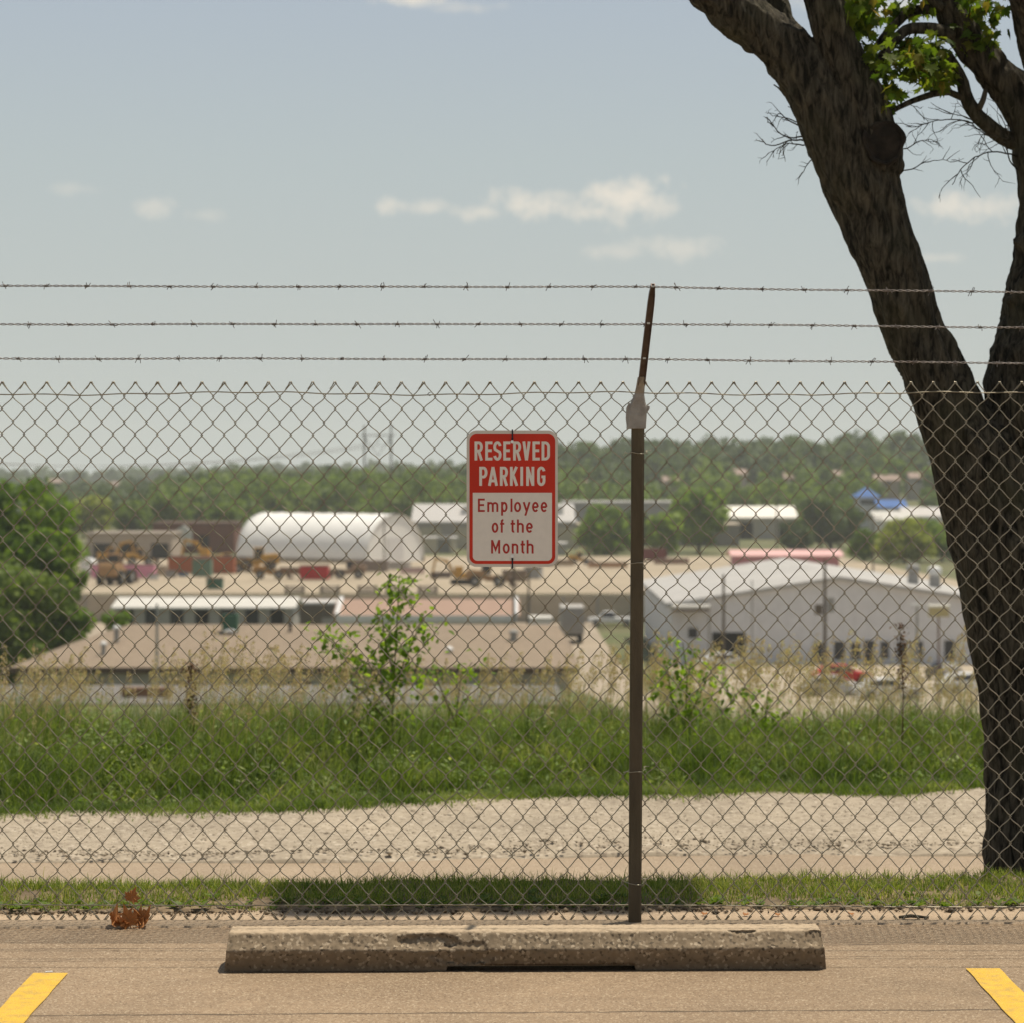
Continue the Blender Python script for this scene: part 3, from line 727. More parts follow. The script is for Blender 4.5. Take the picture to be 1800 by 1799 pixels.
# ------------------------------------------------------------------ maple tree
TD = 11.0; TS = TD/4500
def bark_mat():
    m = bpy.data.materials.new('maple_bark'); m.use_nodes = True; t = m.node_tree; n = t.nodes; l = t.links; b = n['Principled BSDF']
    b.inputs['Roughness'].default_value = .92; b.inputs['Specular IOR Level'].default_value = .15
    c = n.new('ShaderNodeTexCoord'); mp = n.new('ShaderNodeMapping'); mp.inputs['Scale'].default_value = (1, 1, .22); mp.inputs['Rotation'].default_value = (0, .25, 0)
    l.new(c.outputs['Object'], mp.inputs[0])
    v = n.new('ShaderNodeTexNoise'); v.inputs['Scale'].default_value = 42; v.inputs['Detail'].default_value = 6; v.inputs['Roughness'].default_value = .65; v.inputs['Distortion'].default_value = .6; l.new(mp.outputs[0], v.inputs['Vector'])
    r = n.new('ShaderNodeValToRGB'); r.color_ramp.elements[0].position = .38; r.color_ramp.elements[1].position = .66
    r.color_ramp.elements[0].color = (.010,.009,.006,1); r.color_ramp.elements[1].color = (.105,.090,.064,1); l.new(v.outputs[0], r.inputs[0])
    q = n.new('ShaderNodeTexNoise'); q.inputs['Scale'].default_value = 3.5; q.inputs['Detail'].default_value = 7; l.new(c.outputs['Object'], q.inputs['Vector'])
    r2 = n.new('ShaderNodeValToRGB'); r2.color_ramp.elements[0].position = .5; r2.color_ramp.elements[1].position = .72; r2.color_ramp.elements[1].color = (.6,.6,.6,1); r2.color_ramp.elements[0].color = (0,0,0,1); l.new(q.outputs[0], r2.inputs[0])
    mx = n.new('ShaderNodeMix'); mx.data_type = 'RGBA'; l.new(r2.outputs[0], mx.inputs['Factor']); l.new(r.outputs[0], mx.inputs['A']); mx.inputs['B'].default_value = (.055,.052,.028,1)
    l.new(mx.outputs['Result'], b.inputs['Base Color'])
    bp = n.new('ShaderNodeBump'); bp.inputs['Strength'].default_value = 1; bp.inputs['Distance'].default_value = .012; l.new(v.outputs[0], bp.inputs['Height']); l.new(bp.outputs[0], b.inputs['Normal'])
    return m
BARK = bark_mat()
tree = empty('maple_tree', 'large dark maple with a leaning forked trunk at the right behind the fence', 'tree', (2.25, TD, -.21))
def chain(pts, dep=(0, 0)):
    n = len(pts); out = []
    for i, (px, py, r) in enumerate(pts):
        f = i/(n-1); p = P(px, py, TD); p.y += dep[0]+(dep[1]-dep[0])*f; out.append((p, r*TS))
    return out
def dens(ch, step=.05):
    """catmull-rom resample"""
    P_ = [c[0] for c in ch]; r_ = [c[1] for c in ch]; pts = []; rs = []
    for i in range(len(P_)-1):
        p0 = P_[max(i-1,0)]; p1 = P_[i]; p2 = P_[i+1]; p3 = P_[min(i+2,len(P_)-1)]; k = max(2, int((p2-p1).length/step))
        for j in range(k):
            t = j/k; pts.append(.5*((2*p1)+(p2-p0)*t+(2*p0-5*p1+4*p2-p3)*t*t+(3*p1-p0-3*p2+p3)*t**3)); rs.append(r_[i]+(r_[i+1]-r_[i])*t)
    pts.append(P_[-1]); rs.append(r_[-1]); return pts, rs
limbs = [
 chain([(1846,1640,128),(1842,1560,112),(1834,1430,98),(1828,1300,98),(1806,1120,104),(1768,950,100),(1722,830,84),(1682,755,66),(1645,670,56),(1603,580,53),(1573,490,54),(1541,410,58),(1513,330,64),(1478,250,62),(1445,180,56),(1403,120,50),(1345,66,44),(1272,8,43),(1200,-60,40),(1100,-150,36),(980,-230,30)], (0, -.1)),
 chain([(1500,330,42),(1535,290,46),(1522,230,45),(1492,150,38),(1458,70,33),(1435,0,31),(1412,-90,29),(1390,-250,26)], (-.08, -.2)),
 chain([(1440,150,36),(1410,95,34),(1385,50,28),(1366,0,27),(1350,-70,24),(1330,-200,20)], (.05, .25)),
 chain([(1860,1640,120),(1868,1500,104),(1880,1250,104),(1878,1000,104),(1870,820,104),(1848,720,116),(1838,640,98),(1846,570,84),(1862,440,74),(1862,350,66),(1842,262,58),(1812,200,42),(1775,150,33),(1728,95,29),(1692,50,27),(1668,0,26),(1650,-70,24),(1640,-200,20)], (.05, .05)),
 chain([(1850,300,56),(1872,220,52),(1900,100,48),(1930,-50,44),(1960,-250,36)], (.1, .3)),
 chain([(1880,260,46),(1842,140,38),(1815,60,40),(1794,0,42),(1775,-80,38),(1750,-250,30)], (.0, -.35)),
 chain([(1800,520,34),(1783,526,20),(1778,520,12)], (-.02,-.02)), chain([(1820,440,34),(1794,432,22),(1782,436,12)], (-.02,-.02)), chain([(1800,600,34),(1775,612,26),(1768,640,18)], (0,0)),
]
mb = MB()
for c in limbs:
    p, r = dens(c); mb.tube(p, r, 14)
trunk = mb.build('trunk', BARK, None)
md = trunk.modifiers.new('r', 'REMESH'); md.mode = 'VOXEL'; md.voxel_size = .0085; md.use_smooth_shade = True
dg = bpy.context.evaluated_depsgraph_get(); me = bpy.data.meshes.new_from_object(trunk.evaluated_get(dg)); trunk.modifiers.clear(); trunk.data = me
n = len(me.vertices); co = np.empty(n*3); no = np.empty(n*3); me.vertices.foreach_get('co', co); me.vertices.foreach_get('normal', no); co = co.reshape(-1,3); no = no.reshape(-1,3)
dsp = np.empty(n)
for i in range(n):
    x, y, z = co[i]; xs = x+z*.28
    q = 1-abs(mn.noise((xs*17, y*17, z*2.6)))*2
    q2 = mn.noise((xs*48, y*48, z*12))
    big = mn.noise((x*3.5, y*3.5, z*2.5))
    dsp[i] = .016*(q-.5)+.009*q2+.012*big+.010*mn.noise((x*9, y*9, z*6))
me.vertices.foreach_set('co', (co+no*dsp[:,None]).ravel()); me.update()
if not me.materials: me.materials.append(BARK)
me.polygons.foreach_set('use_smooth', [True]*len(me.polygons))
def parent_keep(o, p):
    o.parent = p; o.matrix_parent_inverse = Matrix.Translation(p.location).inverted()
parent_keep(trunk, tree)
# pruning scar
kc = P(1541, 262, TD); kc.y -= .25
def scar():
    m = MB(); pts = []; ky = kc.y
    m.tube([(kc.x+.079*math.cos(a)*(1+.06*math.sin(3*a)), ky+.02+.012*math.sin(a), kc.z+.088*math.sin(a)) for a in np.linspace(0, 2*math.pi, 65)], .008, 8, cap=False)
    vs = [(kc.x, ky+.022, kc.z)]+[(kc.x+.075*math.cos(a), ky+.026, kc.z+.084*math.sin(a)) for a in np.linspace(0, 2*math.pi, 25)[:-1]]
    m.add(vs, [(0, 1+(i+1) % 24, 1+i) for i in range(24)]); 
    vs = [(kc.x+.082*math.cos(a), ky+.03, kc.z+.09*math.sin(a)) for a in np.linspace(0, 2*math.pi, 25)[:-1]]+[(kc.x+.10*math.cos(a), ky+.14, kc.z+.12*math.sin(a)) for a in np.linspace(0, 2*math.pi, 25)[:-1]]
    m.add(vs, [(i, (i+1) % 24, 24+(i+1) % 24, 24+i) for i in range(24)])
    m.v = [tuple(Vector(q)+Vector((.012*mn.noise((q[0]*22, q[2]*22, 1)), .016*mn.noise((q[0]*30, q[2]*30, 4)), .012*mn.noise((q[0]*22, q[2]*22, 9))))) for q in m.v]
    return m.build('pruning_scar', mat('scar_wood', (.026,.020,.014), .95, .5, 20, bump=1, bscale=70), None, smooth=True)
parent_keep(scar(), tree)
thin = [
 chain([(1672,62,15),(1640,54,11),(1600,54,10),(1568,76,9),(1542,112,9),(1514,158,8)], (0, -.15)),
 chain([(1665,92,12),(1688,128,11),(1700,160,12),(1716,192,13),(1742,220,14),(1782,246,15),(1850,272,16)], (.05, .05)),
 chain([(1702,170,7),(1670,162,6),(1640,166,6),(1600,180,5),(1566,198,4.5),(1546,216,3)], (.05, -.1)),
 chain([(1655,8,9),(1610,12,9),(1575,40,8),(1550,72,7),(1530,95,5)], (.1, .1)),
 chain([(1720,192,6),(1728,176,5),(1732,158,4)], (0, 0)),
 chain([(1625,-30,8),(1640,5,8),(1660,15,8)], (0, 0)),
]
mb = MB()
for c in thin:
    p, r = dens(c, .03)
    p = [q+Vector((.006*mn.noise(q*14), .01*mn.noise(q*9), .006*mn.noise(q*14+Vector((5,5,5))))) for q in p]
    mb.tube(p, r, 8)
parent_keep(mb.build('branches', BARK, None, smooth=True), tree)
TW = MB()
rt = random.Random(5)
def twig(p, d, ln, r, depth, droop=0):
    pts = [p.copy()]; d = d.normalized(); k = max(4, int(ln/.02)); q = p.copy()
    for i in range(k):
        d = (d+Vector((rt.uniform(-.6,.6), rt.uniform(-.4,.4), rt.uniform(-.6,.6)+droop))*.65).normalized(); q = q+d*(ln/k); pts.append(q.copy())
        if depth > 0 and i > 0 and rt.random() < .55:
            sd_ = (d+Vector((rt.uniform(-1,1), rt.uniform(-.6,.6), rt.uniform(-1,1)))).normalized(); twig(q, sd_, ln*rt.uniform(.18,.42), r*.6, depth-1, droop)
    TW.tube(pts, [r*(1-.6*i/k) for i in range(k+1)], 5)
for (px, py, tx, ty, ln, r, dp) in [(1415,248,1320,256,.24,.0042,2),(1412,240,1330,235,.22,.0038,2),(1418,255,1345,270,.18,.0034,2),(1400,215,1360,210,.15,.003,2),(1410,222,1370,205,.20,.0036,2),(1420,262,1404,296,.12,.003,1),(1430,280,1400,300,.12,.0028,1),(1400,182,1350,152,.13,.007,0),(1405,205,1380,193,.07,.004,0),
      (1800,232,1700,258,.36,.004,2),(1800,278,1660,296,.38,.004,2),(1792,300,1700,262,.3,.0036,2),(1770,245,1650,190,.34,.0035,2),(1580,262,1640,280,.24,.003,2),(1588,300,1680,250,.22,.003,1),(1720,215,1620,255,.34,.0034,2),
      (1560,95,1500,55,.2,.003,2),(1600,60,1560,130,.2,.003,2),(1545,165,1620,150,.25,.003,2),(1640,60,1590,100,.2,.003,2),(1480,60,1540,80,.25,.003,2),(1790,150,1770,130,.12,.003,2),(1800,170,1770,140,.1,.003,1),(1545,215,1575,235,.12,.0025,1),(1690,60,1740,10,.25,.004,2)]:
    a = P(px, py, TD); b = P(tx, ty, TD); d = b-a; d.y = rt.uniform(-.05, .05); twig(a, d, ln, r, dp)
parent_keep(TW.build('twigs', BARK, None, smooth=True), tree)
# maple leaves
def maple_outline():
    pts = [(0,-.02),(.10,.0),(.30,-.12),(.27,.02),(.50,.10),(.40,.20),(.62,.42),(.40,.40),(.34,.50),(.22,.40),(.24,.62),(.12,.62),(0,.98)]
    return pts+[(-x, y) for x, y in pts[-2:0:-1]]
MO = maple_outline()
def leaf_batch(positions, sizes, rg, droop=.6):
    base = np.array([(0, .3, .02)]+[(x, y, -.12*abs(x)-.10*y*y+.03*math.sin(9*x)) for x, y in MO]); k = len(base); T = np.array([(0, 1+i, 1+(i+1) % (k-1)) for i in range(k-1)])
    Vs = []; Fs = []
    for i, (p, s) in enumerate(zip(positions, sizes)):
        M_ = Matrix.Rotation(rg.uniform(0, 6.28), 3, 'Z') @ Matrix.Rotation(rg.gauss(-droop, .55), 3, 'X') @ Matrix.Rotation(rg.gauss(0, .5), 3, 'Y')
        Vs.append(base*s @ np.array(M_).T+np.array(p)); Fs.append(T+i*k)
    return np.concatenate(Vs), np.concatenate(Fs)
rg = random.Random(3); pos = []; siz = []
cl = [(1500,25,34,30,60,-.1),(1520,40,20,14,20,0),(1590,8,45,12,26,.1),(1545,110,24,34,38,-.1),(1515,118,16,24,24,-.05),(1530,160,22,30,30,.05),(1600,115,34,32,46,-.15),(1640,105,30,34,56,.05),(1655,135,18,22,22,0),(1620,80,40,18,20,0),
      (1705,25,26,30,40,.15),(1735,70,20,34,44,.1),(1715,70,18,20,18,.1),(1545,185,20,20,20,-.1),(1560,235,14,10,14,0),(1565,150,26,14,16,.1),(1580,75,24,16,14,.1),(1600,-30,200,25,90,.1),(1740,15,30,14,14,0),(1510,5,26,12,12,0),(1690,5,20,10,10,.1)]
for cx, cy, rx, ry, nn_, dy in cl:
    for _ in range(int(nn_*1.9)):
        p = P(rg.gauss(cx, rx*.55), rg.gauss(cy, ry*.55), TD); p.y += dy+rg.gauss(0, .10); pos.append(p); siz.append(rg.uniform(.035, .068))
MAPLE = leafmat('maple_leaf', [(.035,.065,.008),(.07,.115,.012),(.13,.16,.018),(.10,.15,.02),(.20,.14,.03)], trans=.5)
V, F = leaf_batch(pos, siz, rg, .9)
o = mesh_arrays('leaves', V, F, MAPLE); parent_keep(o, tree)
# upper crown (above the picture) that throws the shade on the grass strip
pos = []; siz = []
kx = math.sin(R(SUN_AZ))/math.tan(R(SUN_EL)); ky = math.cos(R(SUN_AZ))/math.tan(R(SUN_EL))
for _ in range(30000):
    gx = rg.uniform(-.86, .62); gy = rg.uniform(8.72, 9.46)+.03*gx
    edge = .86*mn.noise((gx*5, gy*5, 2))
    if gx < -.80+.1*mn.noise((gy*6, 0, 0)) or (gx > .42 and rg.random() < .75) or (gy < 8.80 and edge > .1) or (gx > .1 and gy < 8.9 and rg.random() < .7): continue
    z = rg.uniform(6.8, 7.8); pos.append((gx+kx*z, gy+ky*z, z)); siz.append(rg.uniform(.05, .10))
for _ in range(1000):
    v = Vector((rg.gauss(0,1), rg.gauss(0,1), rg.gauss(0,1))).normalized()*rg.random()**.4
    pos.append((4.3+v.x*1.2, 11.65+v.y*.8, 6.6+v.z*1.1)); siz.append(rg.uniform(.07, .12))
V, F = leaf_batch(pos, siz, rg, .3)
o = mesh_arrays('upper_crown', V, F, MAPLE); parent_keep(o, tree)
mb = MB()
for c in ([(1100,-150,30),(1350,-900,22),(1500,-2000,14),(1650,-2350,6)], [(1390,-250,24),(1500,-1200,18),(1750,-2100,10),(1850,-2450,5)], [(1960,-250,34),(2200,-900,28),(2500,-1700,18),(2700,-2200,6)], [(1640,-200,18),(1750,-1100,14),(1850,-1900,8)]):
    p, r = dens(chain(c, (.1, .1)), .2); mb.tube(p, r, 8)
parent_keep(mb.build('high_limbs', BARK, None, smooth=True), tree)

# ------------------------------------------------------------------ grass
def blades(x, y, z, h, wd, bend, rngl, seg=3):
    n = len(x); a = rngl.uniform(0, 2*np.pi, n); lean = rngl.uniform(0, 2*np.pi, n); V = np.zeros((n, 2*seg+1, 3))
    for s in range(seg+1):
        f = s/seg; off = bend*f*f*h; cx = x+np.cos(lean)*off; cy = y+np.sin(lean)*off; cz = z+h*(f-.35*f*f*np.clip(bend, 0, 1)*f)
        ww = wd*(1-f**1.5)
        if s < seg:
            V[:, 2*s] = np.stack([cx-np.cos(a)*ww/2, cy-np.sin(a)*ww/2, cz], 1); V[:, 2*s+1] = np.stack([cx+np.cos(a)*ww/2, cy+np.sin(a)*ww/2, cz], 1)
        else: V[:, 2*s] = np.stack([cx, cy, cz], 1)
    k = 2*seg+1; b = (np.arange(n)*k)[:, None]
    Q = np.concatenate([b+np.array([[2*s, 2*s+1, 2*s+3, 2*s+2]]) for s in range(seg-1)]); T = b+np.array([[2*seg-2, 2*seg-1, 2*seg]])
    return V.reshape(-1, 3), Q, T
def noise_arr(x, y, s, o=0): return np.array([mn.noise((a*s, b*s, o)) for a, b in zip(x, y)])
LAWN = leafmat('lawn_blade', [(.06,.10,.015),(.13,.18,.028),(.20,.24,.045),(.36,.32,.14)], trans=.4)
n = 62000; x = rng.uniform(-4.6, 4.6, n); f = rng.uniform(0, 1, n)**.85
ya = 8.745+.03*x; yb = 9.385+.05*x; y = ya+(yb-ya)*f
nzv = noise_arr(x, y, 5); keep = (f > .10+.25*nzv) & ((nzv > -.45) | (f > .7)); x, y, f, nzv = x[keep], y[keep], f[keep], nzv[keep]
z = np.array([strip_z(a, b) for a, b in zip(x, y)]); h = rng.uniform(.018, .045, len(x))*(1+.5*nzv)*(.6+.6*np.clip(f*3, 0, 1)); h *= np.where(rng.random(len(x)) < .02, 1.7, 1)
V, Q, T = blades(x, y, z-.004, h, rng.uniform(.0022, .0045, len(x)), rng.uniform(.1, 1.1, len(x)), rng, 3)
tag(mesh_arrays('lawn_grass', V, [Q, T], LAWN), 'short green lawn grass on the narrow strip just behind the fence', 'grass', kind='stuff')
# broad weeds in the strip
def weeds():
    Vs = []; Fs = []; b = 0; r_ = random.Random(8)
    for _ in range(420):
        x = r_.uniform(-4, 4); y = 8.77+.03*x+abs(r_.gauss(0, .10)); z = strip_z(x, y)+.004; nl = r_.randint(4, 8)
        for k in range(nl):
            a = r_.uniform(0, 6.28); ln = r_.uniform(.015, .038); w_ = ln*.3; up = r_.uniform(.2, .9)
            p = np.array([(0,-.1*w_,0),(ln*.45,-w_,ln*up*.6),(ln,0,ln*up*.7),(ln*.45,w_,ln*up*.6)]); c, s = math.cos(a), math.sin(a)
            q = p.copy(); q[:,0] = p[:,0]*c-p[:,1]*s+x; q[:,1] = p[:,0]*s+p[:,1]*c+y; q[:,2] += z
            Vs.append(q); Fs.append(np.array([[0,1,2,3]])+b); b += 4
    tag(mesh_arrays('low_weeds', np.concatenate(Vs), np.concatenate(Fs), leafmat('weed_leaf', [(.06,.10,.015),(.10,.16,.025),(.15,.19,.04)], .3)), 'low broad-leaved weeds along the curb edge of the grass strip', 'weeds', kind='stuff')
weeds()
TALL = leafmat('tall_blade', [(.028,.047,.010),(.068,.108,.020),(.115,.16,.034),(.20,.235,.075),(.36,.33,.17)], trans=.4, big=2.6)
edge = np.vectorize(ggedge)
n = 95000; x = rng.uniform(-4.6, 5.2, n); dpt = rng.uniform(0, 5.6, n)**1.0; y = edge(x)+dpt-.12+rng.normal(0, .07, n)
nzv = noise_arr(x, y, 1.4); h = (.06+.29*smooth01(0, 1.6, dpt)+.10*smooth01(2.0, 4.5, dpt))*(1+.75*nzv+.45*noise_arr(x, y, 4.5, 8))*rng.uniform(.55, 1.2, n)
z = EYE-ground_h(x, y)+.0
V, Q, T = blades(x, y, z-.01, h, rng.uniform(.004, .012, n), rng.uniform(.05, 1.15, n), rng, 3)
tag(mesh_arrays('tall_grass', V, [Q, T], TALL), 'thick band of tall green meadow grass beyond the gravel', 'grass', kind='stuff')
n = 46000; x = rng.uniform(-4.6, 5.0, n); dpt = rng.uniform(.15, 4.6, n); y = edge(x)+dpt
cl_ = noise_arr(x, y, 2.6, 3); kp = cl_ > -.05; x, y, dpt, cl_ = x[kp], y[kp], dpt[kp], cl_[kp]; n = len(x)
zt = EYE-ground_h(x, y)+(.03+.26*smooth01(0, 1.8, dpt)*(.6+1.2*cl_))*rng.uniform(.5, 1.1, n)
a = rng.uniform(0, 6.28, n); ln = rng.uniform(.018, .05, n); up = rng.uniform(-.5, .6, n); ca, sa = np.cos(a), np.sin(a)
V = np.stack([np.stack([x+ca*u*ln-sa*v*ln, y+sa*u*ln+ca*v*ln, zt+up*u*ln], 1) for u, v in ((0,0),(.5,.24),(1,0),(.5,-.24))], 1).reshape(-1, 3)
tag(mesh_arrays('meadow_weeds', V, np.arange(4*n).reshape(-1, 4), leafmat('meadow_leaf', [(.06,.10,.018),(.12,.19,.035),(.23,.29,.10),(.44,.43,.24)], .35, big=3.0)), 'broad-leaved weeds mixed through the tall green grass', 'weeds', kind='stuff')
# soil/green mat under the tall grass so no bare ground shows
sheet('meadow_bank', mat('grass_thatch', (.07,.075,.025), .95, .4, 6, dirt=(.16,.12,.06), dscale=3), lambda D: -14, lambda D: 14, 13.4, 60, 20, 60, .012)
# short fringe of creeping grass over the gravel edge
n = 26000; x = rng.uniform(-4.4, 4.6, n); y = edge(x)+rng.normal(-.02, .10, n)
V, Q, T = blades(x, y, np.full(n, -.235), rng.uniform(.02, .07, n), rng.uniform(.004, .009, n), rng.uniform(.3, 1.2, n), rng, 2)
tag(mesh_arrays('creeping_grass', V, [Q, T], TALL), 'short creeping grass fringe along the back edge of the gravel', 'grass', kind='stuff')
# slope cover further down
n = 42000; x = rng.uniform(-9, 9, n); y = rng.uniform(18.5, 42, n)
V, Q, T = blades(x, y, EYE-ground_h(x, y), rng.uniform(.3, .8, n), rng.uniform(.02, .035, n), rng.uniform(.05, .8, n), rng, 3)
tag(mesh_arrays('bank_grass', V, [Q, T], TALL), 'rough grass on the bank that drops towards the valley', 'grass', kind='stuff')
# dry seed heads
def seed_template(r_, H=1.0):
    Vs = []; Fq = []; b = 0; pts = []; lean = r_.uniform(.05, .25)
    k = 7
    for i in range(k+1): f = i/k; pts.append(np.array([lean*f*f*H, 0, H*f-.05*lean*f*H]))
    for i in range(k):
        wv = .0016*(1-.5*i/k); p, q = pts[i], pts[i+1]
        Vs.append(np.array([p-(wv,0,0), p+(wv,0,0), q+(wv,0,0), q-(wv,0,0)])); Fq.append(np.arange(4)+b); b += 4
        Vs.append(np.array([p-(0,wv,0), p+(0,wv,0), q+(0,wv,0), q-(0,wv,0)])); Fq.append(np.arange(4)+b); b += 4
    for j in range(46):
        f = r_.uniform(.76, 1.0); i = min(k-1, int(f*k)); p = pts[i]+(pts[i+1]-pts[i])*(f*k-i)
        a = r_.uniform(0, 6.28); out = r_.uniform(.006, .045)*(1.12-f)*3.0
        c = p+np.array([math.cos(a)*out+.02, math.sin(a)*out, -out*.3+.01]); ln = r_.uniform(.016, .028); w_ = r_.uniform(.004, .007); dr = np.array([math.cos(a)*.4, math.sin(a)*.4, -.7]); dr /= np.linalg.norm(dr)
        s_ = np.cross(dr, [r_.uniform(-1,1), r_.uniform(-1,1), .1]); s_ /= np.linalg.norm(s_)
        Vs.append(np.array([c, c+dr*ln*.5+s_*w_, c+dr*ln, c+dr*ln*.5-s_*w_])); Fq.append(np.arange(4)+b); b += 4
        Vs.append(np.array([p-(0,0,.0007), p+(0,0,.0007), c+(0,0,.0007), c-(0,0,.0007)])); Fq.append(np.arange(4)+b); b += 4
    return np.concatenate(Vs), np.array(Fq)
r_ = random.Random(12); tpls = [seed_template(r_) for _ in range(8)]
Vs = []; Fs = []; b = 0
for _ in range(1900):
    x = r_.uniform(-4.2, 4.4); d = r_.uniform(1.3, 4.8); y = ggedge(x)+d
    clump = mn.noise((x*1.3, y*.5, 4))
    if clump < -.12 and r_.random() < .75: continue
    v, f = tpls[r_.randrange(8)]; H = r_.uniform(.40, .74)+.18*clump
    if x > .8: H += .06
    a = r_.gauss(-.1, .9); q = v.copy()*np.array([H, H, H]); c, s = math.cos(a), math.sin(a); q = np.stack([q[:,0]*c-q[:,1]*s+x, q[:,0]*s+q[:,1]*c+y, q[:,2]+gz(x, y)], 1)
    Vs.append(q); Fs.append(f+b); b += len(v)
tag(mesh_arrays('seeding_grass', np.concatenate(Vs), np.concatenate(Fs), leafmat('dry_seed', [(.36,.25,.165),(.52,.38,.27),(.68,.53,.40)], .3)), 'tan feathery seed heads standing above the tall grass', 'grass', kind='stuff')

# saplings
def leaf_quads(centres, size, r_, M=None):
    Vs = []; 
    b = np.array([(0,0,0),(.38,.28,.04),(.30,.62,.02),(0,1,-.06),(-.30,.62,.02),(-.38,.28,.04)])
    F = np.array([(0,1,2,3),(0,3,4,5)]); Fs = []
    for i, c in enumerate(centres):
        R_ = np.array(Matrix.Rotation(r_.uniform(0,6.28),3,'Z') @ Matrix.Rotation(r_.gauss(-.5,.6),3,'X') @ Matrix.Rotation(r_.gauss(0,.5),3,'Y'))
        Vs.append((b*size*r_.uniform(.6,1.3)) @ R_.T+np.array(c)); Fs.append(F+i*6)
    return np.concatenate(Vs), np.concatenate(Fs)
SAPL = leafmat('sapling_leaf', [(.09,.15,.015),(.15,.23,.03),(.24,.32,.05)], .5)
STEM = mat('green_stem', (.12,.11,.05), .8)
def sapling(label, D, base, stems, nleaf, size):
    o = empty('young_sapling', label, 'sapling', tuple(P(base[0], 0, D).xy)+(gz(P(base[0],0,D).x, D),), group='saplings in the tall grass')
    m = MB(); r_ = random.Random(nleaf); cs = []
    for st in stems:
        pts = [P(px, py, D)-o.location for px, py in st]; pts[0] = Vector((pts[0].x, 0, max(-.02, pts[0].z if len(st) > 3 else pts[0].z)))
        m.tube(pts, [.006*(1-.7*i/len(pts)) for i in range(len(pts))], 6)
        L_ = sum((pts[i+1]-pts[i]).length for i in range(len(pts)-1))
        for _ in range(int(nleaf*L_)):
            i = r_.randrange(len(pts)-1); f = r_.random(); p = pts[i].lerp(pts[i+1], f); wgt = .085*(1-.65*(i+f)/len(pts))+.02
            cs.append(tuple(p+Vector((r_.gauss(0, wgt), r_.gauss(0, wgt), r_.gauss(0, .04)))))
    m.build('stem', STEM, o); V, F = leaf_quads(cs, size, r_); mesh_arrays('leaves', V, F, SAPL, o)
sapling('tall bright green sapling rising left of the sign above the seed heads', 15.5, (690,), [[(690,1350),(690,1250),(695,1150),(700,1060),(702,1012)],[(692,1220),(715,1150),(745,1085)],[(690,1240),(650,1170),(600,1140),(562,1108)],[(690,1180),(675,1120),(672,1080)],[(690,1280),(640,1220),(600,1185)]], 330, .043)
sapling('low leafy green sapling just right of the fence post in the tall grass', 15.8, (1205,), [[(1205,1350),(1205,1260),(1208,1190),(1200,1130)],[(1207,1270),(1240,1200),(1262,1180)],[(1205,1280),(1180,1225),(1172,1170)]], 300, .040)
sapling('small yellow green sapling right of the sign bottom among the seed heads', 16.2, (800,), [[(800,1350),(802,1260),(810,1190),(830,1165)],[(800,1270),(770,1200),(765,1175)]], 200, .038)
sapling('bushy light green sapling farther right among the tall grass', 15.6, (1345,), [[(1345,1350),(1345,1270),(1350,1215)],[(1345,1280),(1310,1230),(1295,1210)],[(1348,1290),(1385,1250)]], 240, .038)
# dark dock stalks
def dock(px, py, D, label):
    b_ = P(px, 0, D); o = empty('dock_stalk', label, 'weed', (b_.x, D, gz(b_.x, D)), group='dark dock stalks'); top = P(px, py, D).z-gz(b_.x, D)
    m = MB(); m.tube([(0,0,0),(.01,0,top*.5),(-.012,0,top)], [.005,.004,.002], 6); m.build('stem', mat('dock_stem', (.10,.05,.03), .9), o)
    r_ = random.Random(px); cs = [(r_.gauss(0,.018)-.010*f, r_.gauss(0,.018), top*(.55+.45*f)) for f in [r_.random() for _ in range(260)]]
    V, F = leaf_quads(cs, .018, r_); mesh_arrays('seed_head', V, F, leafmat('dock_seed', [(.09,.045,.02),(.15,.08,.035)], .1), o)
dock(338, 1165, 15.0, 'dark brown dock stalk standing in the grass at the left of the picture'); dock(1585, 1095, 15.4, 'dark brown dock stalk in front of the white warehouse windows')

# ------------------------------------------------------------------ fallen leaves
DRY = leafmat('dry_maple_leaf', [(.16,.055,.015),(.40,.16,.045),(.60,.34,.14)], .2)
def dry_leaf(loc, size, rot, curl, label, group=None):
    base = [(0, .3)]+MO; vs = []
    for x, y in base:
        a = x*curl; vs.append((math.sin(a)/curl*size, (y-.4)*size, (1-math.cos(a))/curl*size*1.0+.25*size*(y-.4)**2*curl+.04*size*math.sin(x*12+y*9)))
    k = len(vs); m = MB(); m.add(vs, [(0, 1+i, 1+(i+1) % (k-1)) for i in range(k-1)]); m.tube([(0,-.4*size,.02*size),(.05*size,-.75*size,.05*size)], .0012, 5)
    o = m.build('dry_leaf', DRY); o.location = loc; o.rotation_euler = rot; tag(o, label, 'leaf', group); s = o.modifiers.new('s', 'SOLIDIFY'); s.thickness = .0008
    return o
G = 'curled dry leaves heaped at the foot of the fence'
lab = ['curled brown dry leaf at the left end of the heap', 'dark brown dry leaf flat at the heap bottom, second from the left', 'orange brown dry leaf standing upright in the heap centre', 'folded brown dry leaf at the middle front of the heap', 'rust coloured dry leaf leaning right of the heap centre', 'tall pointed brown dry leaf at the right end of the heap', 'small crumpled dry leaf at the back of the heap']
for i, (px, z, s, rx, ry, rz, cu) in enumerate([(204,.028,.085,1.0,.3,.6,2.6),(216,.012,.08,.25,.1,1.2,2.0),(228,.036,.08,1.3,-.3,.2,2.4),(236,.022,.075,.8,.5,2.2,2.8),(246,.030,.075,1.2,.2,-.4,2.4),(258,.034,.085,1.2,.5,-.7,2.2),(222,.03,.07,1.1,-.7,2.8,3.0)]):
    dry_leaf(((px-900)/4500*8.53, 8.50-.012*(i % 3)+.004*i, z), s, (rx, ry, rz), cu, lab[i], G)
